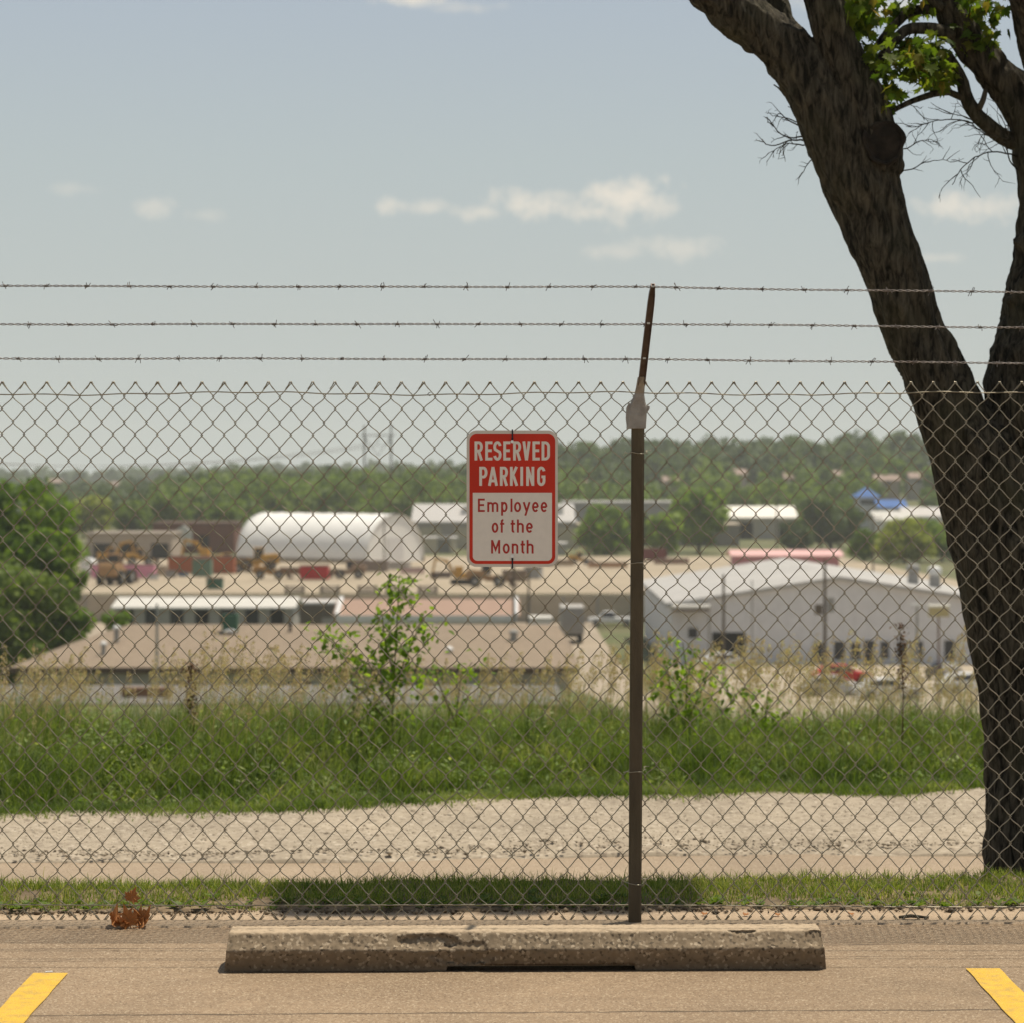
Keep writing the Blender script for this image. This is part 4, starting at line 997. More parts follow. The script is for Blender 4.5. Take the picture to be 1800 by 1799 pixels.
dry_leaf(((233-900)/4500*8.58, 8.578, EYE-(1573-825)/4500*8.58), .055, (1.5, .4, .3), 1.2, 'single orange dry leaf caught in the fence mesh above the leaf heap')
r_ = random.Random(2)
for i, (px, lab_) in enumerate([(1312, 'small brown leaf lying on the curb left of a twig, right of the post'), (1240, 'torn tan leaf on the curb just right of the fence post'), (1365, 'flat reddish leaf fragment on the curb under the bottom wire'), (1495, 'dark leaf fragment near the right end of the curb edge')]):
    dry_leaf(((px-900)/4500*8.66, 8.66+.01*(i % 2), .014), .024, (.2, .1, r_.uniform(0, 6)), 1.4, lab_)
tw = MB()
tw.tube([(1.30, 8.60, .014), (1.34, 8.605, .018), (1.40, 8.60, .013)], [.005, .0065, .004], 7); tag(tw.build('bark_fragment', BARK), 'dark curved piece of bark on the curb at the right', 'bark')
tw = MB(); tw.box((-1.396, 7.72, .004), (.022, .006, .003), rz=.3); tag(tw.build('paper_scrap', mat('white_paper', (.85,.83,.8), .7)), 'tiny white paper scrap on the pavement by the left yellow line', 'litter')
# clods of soil along the strip edge
Vs = []; Fs = []
ico = np.array([(0,0,.7),(.9,0,0),(0,.9,0),(-.9,0,0),(0,-.9,0),(0,0,-.5)]); fi = np.array([(0,1,2),(0,2,3),(0,3,4),(0,4,1),(5,2,1),(5,3,2),(5,4,3),(5,1,4)])
for k in range(2600):
    x = rng.uniform(-4, 4); y = 8.73+.03*x+abs(rng.normal(0, .04))-.045*(rng.random() < .25); s = rng.gamma(2, .0022)+.0012
    Vs.append(ico*s*rng.uniform(.6, 1.4, (1,3))+(x, y, .012)); Fs.append(fi+6*k)
tag(mesh_arrays('soil_crumbs', np.concatenate(Vs), np.concatenate(Fs), leafmat('crumb', [(.05,.035,.02),(.14,.10,.06),(.26,.2,.13)], 0)), 'dark soil crumbs and litter along the curb edge', 'soil', kind='stuff')

# ------------------------------------------------------------------ background trees
def crown_arrays(rg_, blobs, n, leaf, squash=.8):
    """blobs: (x,y,z,r) lobes; leaf clumps sit through the outer half of each lobe"""
    bl = np.array(blobs, float); wts = bl[:,3]**2; k = rg_.choice(len(bl), n, p=wts/wts.sum())
    v = rg_.normal(size=(n,3)); v /= np.linalg.norm(v, axis=1)[:,None]; r = rg_.uniform(.45, 1.22, n)[:,None]
    c = bl[k,:3]+v*r*bl[k,3:4]*np.array([1,1,squash])
    nrm = v+rg_.normal(size=(n,3))*.6; nrm /= np.linalg.norm(nrm, axis=1)[:,None]
    a = np.cross(nrm, rg_.normal(size=(n,3))); a /= np.linalg.norm(a, axis=1)[:,None]; b = np.cross(nrm, a)
    s = (leaf*rg_.uniform(.5, 1.3, n))[:,None]
    V = np.stack([c-a*s, c-b*s*.7+nrm*s*.15, c+a*s, c+b*s*.7+nrm*s*.15], 1).reshape(-1,3)
    return V, np.arange(4*n).reshape(-1,4)
def lobes(rg_, H, W, n=14, base=.25):
    out = [(0, 0, H*.62, W*.30)]
    for _ in range(n):
        a = rg_.uniform(0, 6.28); f = rg_.uniform(base, .95); rad = W*.5*math.sin(math.pi*min(1, (f-base*.6)/(1.08-base*.6)))**.6*rg_.uniform(.35, .8)
        out.append((math.cos(a)*rad, math.sin(a)*rad, H*f, W*rg_.uniform(.08, .20)))
    return out
TREEM = leafmat('far_tree_green', [(.055,.09,.016),(.12,.175,.032),(.21,.26,.06)], .35, big=.11)
TREED = leafmat('far_tree_dark', [(.04,.065,.02),(.08,.12,.034),(.14,.18,.06)], .25, big=.03)
TREEY = leafmat('far_tree_yellow', [(.13,.16,.02),(.26,.29,.04),(.38,.40,.08)], .3)
TREEB = leafmat('near_tree_bright', [(.05,.10,.012),(.12,.19,.025),(.21,.28,.05)], .4, big=.35)
TREEG = leafmat('mid_tree_green', [(.06,.11,.015),(.15,.22,.03),(.27,.34,.07)], .4, big=.15)
TRK = mat('far_trunk', (.09,.07,.05), .95)
def bgtree(name, label, px, D, pytop, pw, m, n=2500, leaf=.5, group=None, seed=1, base=.2, pybase=None):
    g_ = np.random.default_rng(seed); x = (px-900)/4500*D; z0 = gz(x, D); top = EYE-(pytop-825)/4500*D; H = top-z0; W = pw/4500*D
    o = empty(name, label, 'tree', (x, D, z0), group=group)
    V, F = crown_arrays(g_, lobes(g_, H, W, 34, base), n, leaf); mesh_arrays('crown', V, F, m, o)
    t = MB(); t.tube([(0,0,-.3),(.1,0,H*.3),(-.1,.1,H*.65)], [W*.035, W*.028, W*.012], 8)
    for k in range(4):
        a = k*1.6+seed; t.tube([(0,0,H*(.25+.08*k)),(math.cos(a)*W*.22, math.sin(a)*W*.22, H*(.5+.08*k))], [W*.015, W*.005], 6)
    t.build('trunk', TRK, o); return o
bgtree('leafy_tree', 'big bright green leafy tree at the left edge, left of the tan roof', 25, 186, 838, 250, TREEB, 15000, .27, seed=3, base=.10)
bgtree('leafy_tree', 'green bushy tree right below the big left tree, beside the corner of the tan roof', 98, 180, 930, 130, TREEB, 7500, .27, seed=5, base=.05)
bgtree('leafy_tree', 'low dark green tree below the big tree at the far left', 20, 176, 1000, 220, TREEM, 8000, .27, seed=9, base=.03)
bgtree('bush', 'low green bush behind the left end of the tan roof', 205, 172, 1076, 70, TREEB, 1500, .2, seed=15, base=.05)
G = 'mid-distance trees behind the warehouses'
bgtree('leafy_tree', 'rounded green tree just left of the fence post, behind the parked truck', 1062, 480, 893, 112, TREEG, 4200, .55, G, 21)
bgtree('leafy_tree', 'dark bushy tree directly behind the fence post', 1120, 500, 905, 75, TREED, 2500, .55, G, 22)
bgtree('leafy_tree', 'tall green tree right of the fence post, left of the pale roofed shed', 1228, 490, 868, 112, TREEG, 4600, .55, G, 23)
bgtree('leafy_tree', 'smaller green tree close to the right side of the fence post', 1172, 470, 902, 70, TREEG, 2200, .55, G, 24)
bgtree('leafy_tree', 'dark rounded tree between the pale roofed shed and the blue roofed pavilion', 1460, 520, 880, 120, TREED, 4200, .6, G, 25)
bgtree('leafy_tree', 'small dark tree behind the near roof ridge of the white warehouse', 1400, 500, 925, 70, TREED, 1800, .6, G, 26)
bgtree('leafy_tree', 'yellow green rounded tree below the blue roofed pavilion', 1590, 430, 918, 110, TREEY, 4500, .5, G, 27)
bgtree('leafy_tree', 'green bushy tree beside the leaning trunk, behind the warehouse roof', 1655, 440, 925, 95, TREEG, 3400, .5, G, 28)
bgtree('leafy_tree', 'small olive tree at the left of the yellow green tree', 1520, 440, 935, 60, TREEG, 1800, .5, G, 29)
bgtree('leafy_tree', 'pale green tree left of the old tan garage, below the wooded ridge', 160, 560, 872, 90, TREEY, 2200, .6, G, 30)
bgtree('leafy_tree', 'green tree above the roof of the old tan garage', 232, 540, 884, 75, TREEM, 2000, .6, G, 31)
bgtree('leafy_tree', 'green tree behind the brick building chimney', 300, 560, 872, 90, TREEM, 2200, .6, G, 32)
bgtree('leafy_tree', 'green tree between the brick building and the white fabric dome', 400, 520, 880, 80, TREEM, 2200, .6, G, 33)
HOUSES = [(1395,832,30,800),(1475,828,26,860),(1560,836,42,800),(1300,826,24,880),(1030,846,22,780),(1180,838,26,830),(1615,832,30,840)]
CLEAR = [(px_-w_*.75, px_+w_*.75, D_-190, D_) for px_, py_, w_, D_ in HOUSES]+[(1505, 1710, 600, 664), (1255, 1405, 590, 640), (88,102,1000,1250), (190,212,900,1150)]
def forest(name, label, n, fx, fD, hh, m, per, leaf, seed):
    g_ = np.random.default_rng(seed); Vs = []; Fs = []; b = 0
    for i in range(n):
        px = g_.uniform(*fx); D = g_.uniform(*fD)
        if any(a_ < px < b_ and c_ < D < d_ for a_, b_, c_, d_ in CLEAR): continue
        x = (px-900)/4500*D; H = g_.uniform(*hh); W = H*g_.uniform(.75, 1.25)
        V, F = crown_arrays(g_, lobes(g_, H, W, 7, .12), per, leaf*D/600)
        V = V+np.array([x, D, gz(x, D)-.3]); Vs.append(V); Fs.append(F+b); b += len(V)
    tag(mesh_arrays(name, np.concatenate(Vs), np.concatenate(Fs), m), label, 'woodland', kind='stuff')
forest('woodland', 'near belt of green woodland left of the sign behind the white dome', 190, (290, 1010), (600, 690), (10, 15.5), TREEM, 420, .75, 41)
forest('woodland', 'far woodland belt rising behind the left tree belt', 170, (330, 1100), (700, 900), (11, 15), TREED, 320, .8, 42)
forest('woodland', 'wooded lower slope of the hill on the right', 230, (960, 1830), (620, 860), (7, 15), TREEM, 330, .8, 43)
forest('woodland', 'wooded crest of the hill on the right', 260, (960, 1900), (880, 1180), (10, 19), TREED, 300, .85, 44)
forest('woodland', 'distant low woodland on the plain at the far left', 260, (-120, 420), (640, 1300), (6, 11), TREED, 260, .8, 45)
forest('woodland', 'very distant tree line along the flat horizon', 260, (-200, 1000), (1700, 2600), (10, 17), TREED, 200, .8, 46)

# ------------------------------------------------------------------ buildings
def m_(n, c, **k): return mat(n, c, k.pop('rough', .8), k.pop('var', .06), k.pop('scale', 1.2), **k)
WHITEW = m_('white_metal_wall', (.66,.65,.66), dirt=(.55,.53,.52), dscale=.5, damt=.4); WHITER = m_('white_roof', (.55,.53,.485)); GREYR = m_('grey_white_roof', (.52,.49,.46))
TANW = m_('tan_wall', (.36,.30,.24)); TANR = m_('tan_roof_gravel', (.255,.195,.138), var=.14, scale=3, dirt=(.20,.152,.108), dscale=.4, damt=.5); DARK = m_('dark_opening', (.02,.018,.016)); GLASSD = m_('dark_window_glass', (.035,.035,.04), rough=.25)
BRICK = m_('red_brick', (.17,.07,.045)); SALM = m_('salmon_roof', (.33,.22,.165)); GREYW = m_('grey_wall', (.36,.335,.30)); FABR = m_('white_fabric', (.80,.78,.74), var=.03); BROWN = m_('brown_fascia', (.10,.065,.045))
YELM = m_('machine_yellow', (.50,.27,.045), dirt=(.16,.09,.04), dscale=1.2, damt=.7); ORNG = m_('rust_orange', (.36,.11,.045)); REDM = m_('red_paint', (.45,.03,.03)); GRNM = m_('green_paint', (.05,.12,.075)); TYRE = m_('tyre_rubber', (.018,.017,.016)); PINK = m_('faded_pink', (.62,.27,.36)); STEELG = m_('grey_steel', (.30,.29,.27)); WOOD = m_('pole_wood', (.12,.095,.07)); BLUE = m_('blue_roof', (.06,.14,.36)); WPAINT = m_('white_vehicle_paint', (.68,.67,.65), rough=.35); SILV = m_('silver_paint', (.45,.45,.45), rough=.35); CONCW = m_('old_concrete_wall', (.33,.27,.20), var=.12)
def B(name, label, cat='building', x=0, D=100, z=0, group=None): return empty(name, label, cat, (x, D, z), group=group)
def gable(o, x0, x1, y0, y1, he, ha, xa=None, wall=WHITEW, roof=WHITER, ov=.4, th=.18):
    """ridge runs in depth (Y). local coordinates"""
    xa = (x0+x1)/2 if xa is None else xa
    MB().prism([(x0,-.5),(x1,-.5),(x1,he),(xa,ha),(x0,he)], y0, y1).build('wall', wall, o)
    s1 = (ha-he)/(xa-x0); s2 = (ha-he)/(x1-xa)
    MB().prism([(x0-ov,he-s1*ov+.02),(xa,ha+.02),(x1+ov,he-s2*ov+.02),(x1+ov,he-s2*ov+th),(xa,ha+th),(x0-ov,he-s1*ov+th)], y0-ov, y1+ov).build('roof', roof, o)
def gable_x(o, x0, x1, y0, y1, he, ha, wall=WHITEW, roof=WHITER, ov=.4, th=.18, hip=0):
    """ridge runs across (X)"""
    ym = (y0+y1)/2
    if not hip:
        MB().prism([(y0,-.5),(y1,-.5),(y1,he),(ym,ha),(y0,he)], x0, x1, 'X').build('wall', wall, o); s = (ha-he)/(ym-y0)
        MB().prism([(y0-ov,he-s*ov+.02),(ym,ha+.02),(y1+ov,he-s*ov+.02),(y1+ov,he-s*ov+th),(ym,ha+th),(y0-ov,he-s*ov+th)], x0-ov, x1+ov, 'X').build('roof', roof, o)
    else:
        MB().box(((x0+x1)/2, ym, he/2-.25), (x1-x0, y1-y0, he+.5)).build('wall', wall, o)
        m = MB(); a = ov; m.add([(x0-a,y0-a,he),(x1+a,y0-a,he),(x1+a,y1+a,he),(x0-a,y1+a,he),(x0+hip,ym,ha),(x1-.6,ym,ha)], [(0,1,5,4),(1,2,5),(2,3,4,5),(3,0,4),(3,2,1,0)]); m.build('roof', roof, o)
def opening(o, name, x, y, z, w_, h, m=DARK, d=.12, face='F'):
    f = MB(); f.box((x, y-.03, z), (w_, .06, h)) if face == 'F' else f.box((x-.03, y, z), (.06, w_, h)); return f.build(name, m, o)

# tan low building in the middle
D = 150; x = (15-900)/30; x1 = (1012-900)/30; z0 = gz(-10, D+5)
o = B('tan_roof_building', 'long low building with a wide tan hip roof and brown fascia, just beyond the grass', x=(x+x1)/2, D=D, z=z0)
he = EYE-(1174-825)/4500*D-z0; ha = EYE-(1098-825)/4500*(D+10.5)-z0; hx = (x1-x)/2
gable_x(o, -hx+.5, hx-.3, .5, 20.5, he, ha, GREYW, TANR, .5, hip=5.0)
MB().box((0, -.05, he-.16), (2*hx+.3, .10, .34)).build('fascia', BROWN, o)
for i in range(5): opening(o, 'window', -hx+4+i*6.3, .5, he-1.4, 2.2, 1.1, GLASSD)
def roofz(py, D): return EYE-(py-825)/4500*D-z0
def vent(px, py, D, h, label, m=STEELG, r=.16, capm=WPAINT):
    p = P(px, py, D); v = empty('roof_vent', label, 'vent', (p.x, D, p.z), group='vents on the tan roof')
    MB().cyl((0,0,-.25),(0,0,h), r, 10).build('pipe', m, v); c = MB(); c.cyl((0,0,h),(0,0,h+.12), r*1.5, 10); c.tube([(0,0,h+.12),(0,0,h+.24)], [r*1.5, r*.4], 10); c.build('cap', capm, v)
vent(205, 1122, 156, .55, 'thin pipe vent on the left of the tan roof, just behind the white-capped one'); vent(182, 1152, 153, .6, 'white-capped pipe vent at the left of the tan roof', r=.14)
vent(510, 1110, 158.6, .35, 'dark pipe vent in the middle of the tan roof', DARK, .1, DARK); vent(790, 1148, 153.5, .15, 'short white vent low on the right of the tan roof'); vent(903, 1124, 156.5, .35, 'grey turbine vent on the right of the tan roof', r=.22, capm=STEELG)
p = P(405, 1108, 158.5); v = empty('rooftop_unit', 'dark green box air conditioner on the ridge of the tan roof', 'air conditioner', tuple(p)); MB().box((0,0,.45),(.95,.9,1.1)).build('housing', GRNM, v, bevel=.05); MB().box((0,0,1.04),(.7,.7,.08)).build('fan_grille', DARK, v); MB().tube([(-.3,-.6,-.1),(.1,-.6,0),(.35,-.55,-.1)], .13, 8).build('duct', WPAINT, v)
# white warehouse on the right
D = 225; z0 = gz(28, D); sx = D/4500
o = B('white_warehouse', 'large white metal warehouse with a low gabled roof at the right, partly behind the trunk', x=28.7, D=D, z=z0)
def lx(px): return (px-900)*sx-28.7
def lz(py): return EYE-(py-825)*sx-z0
gable(o, lx(1180), lx(1775), 0, 46, lz(1066), lz(1020), 0, WHITEW, m_('warehouse_roof', (.40,.385,.365), dirt=(.50,.48,.45), dscale=.12, damt=.6), .5, .35)
for a, b_, t, bt, nm in ((1430,1446,1130,1165,'window'),(1466,1484,1128,1160,'window'),(1496,1512,1130,1160,'window'),(1519,1537,1126,1172,'door'),(1548,1562,1128,1158,'window'),(1577,1594,1128,1160,'window'),(1608,1622,1128,1160,'window'),(1660,1677,1126,1160,'window'),(1210,1226,1104,1122,'window')):
    q = opening(o, nm, (lx(a)+lx(b_))/2, 0, (lz(t)+lz(bt))/2, (b_-a)*sx, (bt-t)*sx, GLASSD)
    MB().box(((lx(a)+lx(b_))/2, -.05, lz(t)+.09), ((b_-a)*sx+.3, .1, .16)).box(((lx(a)+lx(b_))/2, -.05, lz(bt)-.09), ((b_-a)*sx+.3, .1, .16)).build('frame', WHITEW, q)
opening(o, 'loading_door', (lx(1252)+lx(1310))/2, 0, (lz(1112)+lz(1160))/2, 58*sx, 48*sx)
c = MB(); c.box((lx(1212), -1.6, lz(1062)-.15), (66*sx, 3.2, .28)); c.build('canopy', WHITER, o); MB().box((lx(1212), -1.6, lz(1062)-.40), (62*sx, 3.0, .2)).build('canopy_soffit', BROWN, o)
MB().box((lx(1242), -2.8, lz(1062)/2-.4), (.18, .18, lz(1062)-.6)).build('canopy_post', STEELG, o)
for xx in np.arange(lx(1180)+1.8, lx(1775), 3.6): pass
pnl = MB()
for xx in np.arange(lx(1180)+.6, lx(1775)-.3, 1.2): pnl.box((xx, -.02, lz(1066)/2-.1), (.05, .04, lz(1066)-.4))
pnl.build('wall_ribs', WHITEW, o)
for px, py, lab_, mm in ((1605,1014,'grey box vent on the right slope of the warehouse roof',STEELG),(1643,1018,'white turbine vent on the right slope of the warehouse roof',WPAINT)):
    p = P(px, py, 240); v = empty('roof_vent', lab_, 'vent', tuple(p), group='vents on the warehouse roof'); MB().box((0,0,-.4),(.9,.9,1.3)).build('base', STEELG, v); MB().tube([(0,0,.2),(0,0,.55),(0,0,1.0),(0,0,1.2)], [.3,.65,.65,.3], 12).build('head', mm, v)
# yard retaining wall
D = 300.2; z0 = gz(0, 299)
o = B('retaining_wall', 'long pale concrete retaining wall along the front of the equipment yard', 'wall', x=-13, D=D, z=z0); MB().box((-8, 0, 1.3), (104, .6, 3.9)).build('wall_face', m_('pale_wall', (.40,.335,.25)), o); 
for k in range(26): MB().box((-57+k*4, -.36, 1.4), (.22, .12, 3.4)).build('pilaster', STEELG, o)
for k, px in enumerate((505+13, 575+5, 646, 695, 752)):
    p = P(px, 1047, 302); v = empty('slatted_barrier', ['brown slatted barrier at the yard edge, leftmost of the row of five','brown slatted barrier at the yard edge, second of the row from the left','brown slatted barrier at the yard edge, middle of the row of five','brown slatted barrier at the yard edge, behind the sapling tip','brown slatted barrier at the yard edge, rightmost of the row of five'][k], 'barrier', (p.x, 302, gz(p.x, 302)), group='slatted barriers along the yard edge')
    [MB().box((0,0,z_),(2.4,.5,.21)).build('slat', TANW, v) for z_ in (.18,.5,.84)]; [MB().box((s*1.0,0,.5),(.2,.6,1.0)).build('post', WOOD, v) for s in (-1,1)]
# low white roofed sheds in front of the yard
D = 250; z0 = gz(-40, D); s = D/4500
o = B('white_shed', 'long low shed with a white metal roof behind the left half of the tan roof', x=(358-900)*s, D=D, z=z0)
gable_x(o, -155*s, 155*s, 0, 9, EYE-(1070-825)*s-z0, EYE-(1053-825)/4500*(D+4.5)-z0, GREYW, WHITER, .4)
for i in range(7): opening(o, 'door', (-135+i*44)*s, 0, (EYE-(1087-825)*s-z0), 1.3, 1.9, GLASSD if i % 3 else DARK)
D = 240; z0 = gz(-10, D); s = D/4500
o = B('salmon_roof_building', 'low building with a salmon coloured roof and white fascia, left of the sign bottom', x=(750-900)*s, D=D, z=z0)
gable_x(o, -155*s, 155*s, 0, 12, EYE-(1084-825)*s-z0, EYE-(1057-825)/4500*(D+6)-z0, WHITEW, SALM, .5)
MB().box((0, -.6, EYE-(1087-825)*s-z0), (316*s, .12, .55)).build('fascia', WPAINT, o)
for sg_ in (-1, 1): MB().prism([(-.7,EYE-(1086-825)*s-z0+.1),(6,EYE-(1057-825)/4500*(D+6)-z0+.1),(6,EYE-(1057-825)/4500*(D+6)-z0+.45),(-.7,EYE-(1086-825)*s-z0+.45)], sg_*157*s-.2, sg_*157*s+.2, 'X').build('rake_trim', WPAINT, o)
D = 262; z0 = gz(-20, D); s = D/4500
o = B('grey_garage', 'dark brown flat garage between the white shed and the salmon roof', x=(545-900)*s, D=D, z=z0); MB().box((0,3,1.9),(90*s,6,3.9)).build('wall', m_('brown_grey_wall', (.16,.13,.10)), o); MB().box((0,3,3.95),(94*s,6.4,.25)).build('roof', GREYR, o); opening(o, 'door', 1.9, 0, 1.3, 1.4, 2.4, GREYW)
MB(); o = B('gravel_heap', 'small grey mound of gravel beside the dark garage', 'heap', x=(530-900)/4500*236, D=236, z=gz(-18, 236)); mm_ = MB(); mm_.tube([(0,0,0),(0,0,1.0),(0,0,1.8),(0,0,2.1)], [3.4,2.2,1.0,.2], 14); mm_.build('mound', m_('heap_gravel', (.30,.27,.22)), o)
D = 235; z0 = gz(2, D); s = D/4500
o = B('white_kiosk', 'small white flat-roofed hut right of the salmon roof, below the sign', x=(950-900)*s, D=D, z=z0); MB().box((0,2,1.7),(38*s,4,3.6)).build('wall', WHITEW, o); MB().box((0,2,3.6),(42*s,4.4,.25)).build('roof', WHITER, o); opening(o, 'window', -.3, 0, 2.0, .8, .9, GLASSD)
# small shop with mural-like sign at left
D = 256; z0 = gz(-38, D); s = D/4500
o = B('white_kiosk', 'small white hut beside the green bush at the left end of the white shed', x=(232-900)*s, D=D, z=z0); MB().box((0,2,1.8),(46*s,4,3.8)).build('wall', WHITEW, o); MB().box((0,2,3.8),(52*s,4.6,.25)).build('roof', GREYR, o); opening(o, 'door', .4, 0, 1.2, .9, 2.2)
# fabric dome
D = 440; s = D/4500
o = B('fabric_dome', 'long white fabric arch shelter standing in the equipment yard', x=(580-900)*s, D=D, z=gz(-32, D)); o.rotation_euler.z = R(-33)
def dome():
    Rw, Hh, Ln = 8.2, 8.3, 28.0; na = 28; nl = 16; vs = []
    for i in range(nl+1):
        y = -Ln/2+Ln*i/nl; sc_ = 1-(.012 if i % 2 else 0)
        for j in range(na+1):
            a = math.pi*j/na; vs.append((y, -Rw*sc_*math.cos(a), Hh*sc_*max(0, math.sin(a))**.82))
    n = na+1; fs = [(i*n+j, i*n+j+1, (i+1)*n+j+1, (i+1)*n+j) for i in range(nl) for j in range(na)]
    m = MB(); m.add(vs, fs); q = m.build('cover', FABR, o, smooth=True); q.modifiers.new('s', 'SOLIDIFY').thickness = .05
    for sg_ in (-1, 1):
        m = MB(); poly = [(-Rw*.975*math.cos(math.pi*j/na), Hh*.975*max(0, math.sin(math.pi*j/na))**.82) for j in range(na+1)]; m.prism(poly, sg_*Ln*.49-.05, sg_*Ln*.49+.05, 'X'); m.build('end_wall', FABR, o)
    m = MB(); m.box((Ln*.49+.12, 0, 2.2), (.08, 4.6, 4.4)); m.build('end_door', m_('off_white_panel', (.66,.64,.62)), o)
    [MB().box((0, sg_*8.25, .4), (Ln, .3, .9)).build('footing', CONCW, o) for sg_ in (-1, 1)]
dome()
# grey industrial building behind the dome
D = 520; s = D/4500; z0 = gz(0, D)
def flat(name, label, a, b_, top, D, wall, roof, parap=0, deep=14, rooftop=None):
    s = D/4500; x = ((a+b_)/2-900)*s; z0 = gz(x, D); h = EYE-(top-825)*s-z0; w_ = (b_-a)*s
    o = B(name, label, x=x, D=D, z=z0); MB().box((0,deep/2,h/2-.3),(w_,deep,h+.6)).build('wall', wall, o)
    MB().box((0,deep/2,h+.15),(w_+.6,deep+.6,.3)).build('roof', roof, o); return o, w_, h, s
o, w_, h, s = flat('grey_factory', 'grey flat factory with a lighter roof band, right of the white dome behind the sign', 722, 1012, 920, 520, m_('factory_wall', (.31,.28,.25)), GREYR)
MB().prism([(0,h+.3),(16,h+3.6),(24,h+3.6),(24,h+.3)], -w_/2, w_/2, 'X').build('sloped_roof', m_('slope_roof', (.44,.42,.40)), o); MB().box((4,10,h+2.4),(w_*.62,7,2.0)).build('skylight_band', WHITER, o)
for i in range(5): opening(o, 'bay_door', -w_/2+4+i*7, 0, 2.2, 4.2, 4.4, m_('tan_door', (.42,.37,.27)) if i != 3 else DARK)
o, w_, h, s = flat('long_tan_warehouse', 'long tan warehouse behind the trees on both sides of the fence post', 985, 1300, 924, 540, m_('ware_wall', (.22,.20,.17)), m_('ware_roof', (.52,.43,.33)))
o2 = B('grey_loading_hall', 'grey hall with a pale roof strip to the right of the sign', x=(1090-900)*.128, D=576, z=gz(24, 576)); MB().box((0,8,4.2),(200*.128,16,9)).build('wall', m_('hall_wall', (.33,.31,.30)), o2); MB().box((0,8,8.85),(204*.128,17,.5)).build('roof', GREYR, o2)
o, w_, h, s = flat('cream_outbuilding', 'cream outbuilding attached right of the dome below the factory', 745, 800, 948, 490, m_('cream', (.50,.44,.33)), GREYR, deep=8); opening(o, 'door', .8, 0, 1.6, 2.4, 3.2, m_('door_grey', (.2,.19,.17)))
o, w_, h, s = flat('grey_outbuilding', 'small grey outbuilding under the lower right corner of the sign', 935, 995, 958, 480, GREYW, GREYR, deep=8); opening(o, 'door', -1, 0, 1.6, 2.0, 3.2, DARK)
# old tan garage with open bays
o, w_, h, s = flat('tan_garage', 'old tan garage with dark open bays behind yellow machines at the left', 152, 302, 940, 455, TANW, m_('garage_roof', (.30,.25,.2)))
for a, b_ in ((165,196),(208,242),(266,296)): opening(o, 'bay', ((a+b_)/2-227)*s, 0, h-3.9, (b_-a)*s, 4.6)
o, w_, h, s = flat('brick_building', 'dark red brick building behind the yellow machines left of the dome', 268, 412, 922, 490, BRICK, m_('brick_roof', (.12,.07,.05)))
opening(o, 'window', 2, 0, h-3.2, 2.0, 2.2); MB().prism([(-3.2,h-4),(-.2,h-4),(-.2,h-1.2),(-1.7,h-.1),(-3.2,h-1.2)], -1.6, 0, 'Y').build('porch_gable', WHITER, o)
# right background buildings
def gb(name, label, a, b_, te, tr, D, wall, roof, deep=16):
    s = D/4500; x = ((a+b_)/2-900)*s; z0 = gz(x, D); o = B(name, label, x=x, D=D, z=z0)
    gable_x(o, -(b_-a)*s/2, (b_-a)*s/2, 0, deep, EYE-(te-825)*s-z0, EYE-(tr-825)/4500*(D+deep/2)-z0, wall, roof, .6); return o, s
o, s = gb('pale_roof_shed', 'wide cream-roofed shed among the trees right of the fence post', 1262, 1398, 910, 891, 600, m_('shed_wall_far', (.38,.34,.28)), m_('cream_roof', (.78,.74,.66)))
for i in range(4): opening(o, 'door', -7+i*4.6, 0, 2, 3, 4, DARK if i % 2 else GREYW)
o, s = gb('white_store', 'white low store right of the dark rounded tree', 1540, 1602, 915, 900, 620, WHITEW, WHITER, 12)
o, s = gb('white_store', 'long white low store next to the leaning trunk, right of the blue roofs', 1592, 1700, 908, 893, 640, WHITEW, GREYR, 14)
o, s = gb('red_roof_shop', 'small shop with an orange red roof beside the leaning trunk', 1632, 1700, 932, 920, 560, m_('shop_wall', (.55,.35,.25)), m_('orange_roof', (.50,.12,.06)), 8)
o, s = gb('blue_roof_hall', 'low hall with a blue roof right of the blue pavilion', 1546, 1592, 892, 880, 650, WHITEW, BLUE, 10)
D = 660; s = D/4500; x = (1522-900)*s; o = B('blue_pavilion', 'pavilion with a pointed blue roof on a white tower', x=x, D=D, z=gz(x, D)); hh = EYE-(874-825)*s-gz(x, D)
MB().box((0,0,hh/2),(5.4,5.4,hh)).build('tower', WHITEW, o); m = MB(); m.add([(-3.6,-3.6,hh),(3.6,-3.6,hh),(3.6,3.6,hh),(-3.6,3.6,hh),(0,0,hh+2.6)], [(0,1,4),(1,2,4),(2,3,4),(3,0,4),(3,2,1,0)]); m.build('roof', BLUE, o); MB().box((0,-2.75,hh-1.3),(3.6,.12,1.2)).build('window', GLASSD, o)
o, s = gb('pink_roof_market', 'low building with a faded pink roof just behind the white warehouse', 1292, 1475, 978, 969, 345, m_('market_wall', (.42,.20,.22)), m_('pink_roof', (.66,.40,.38)), 7)
HG = 'houses on the wooded hill'
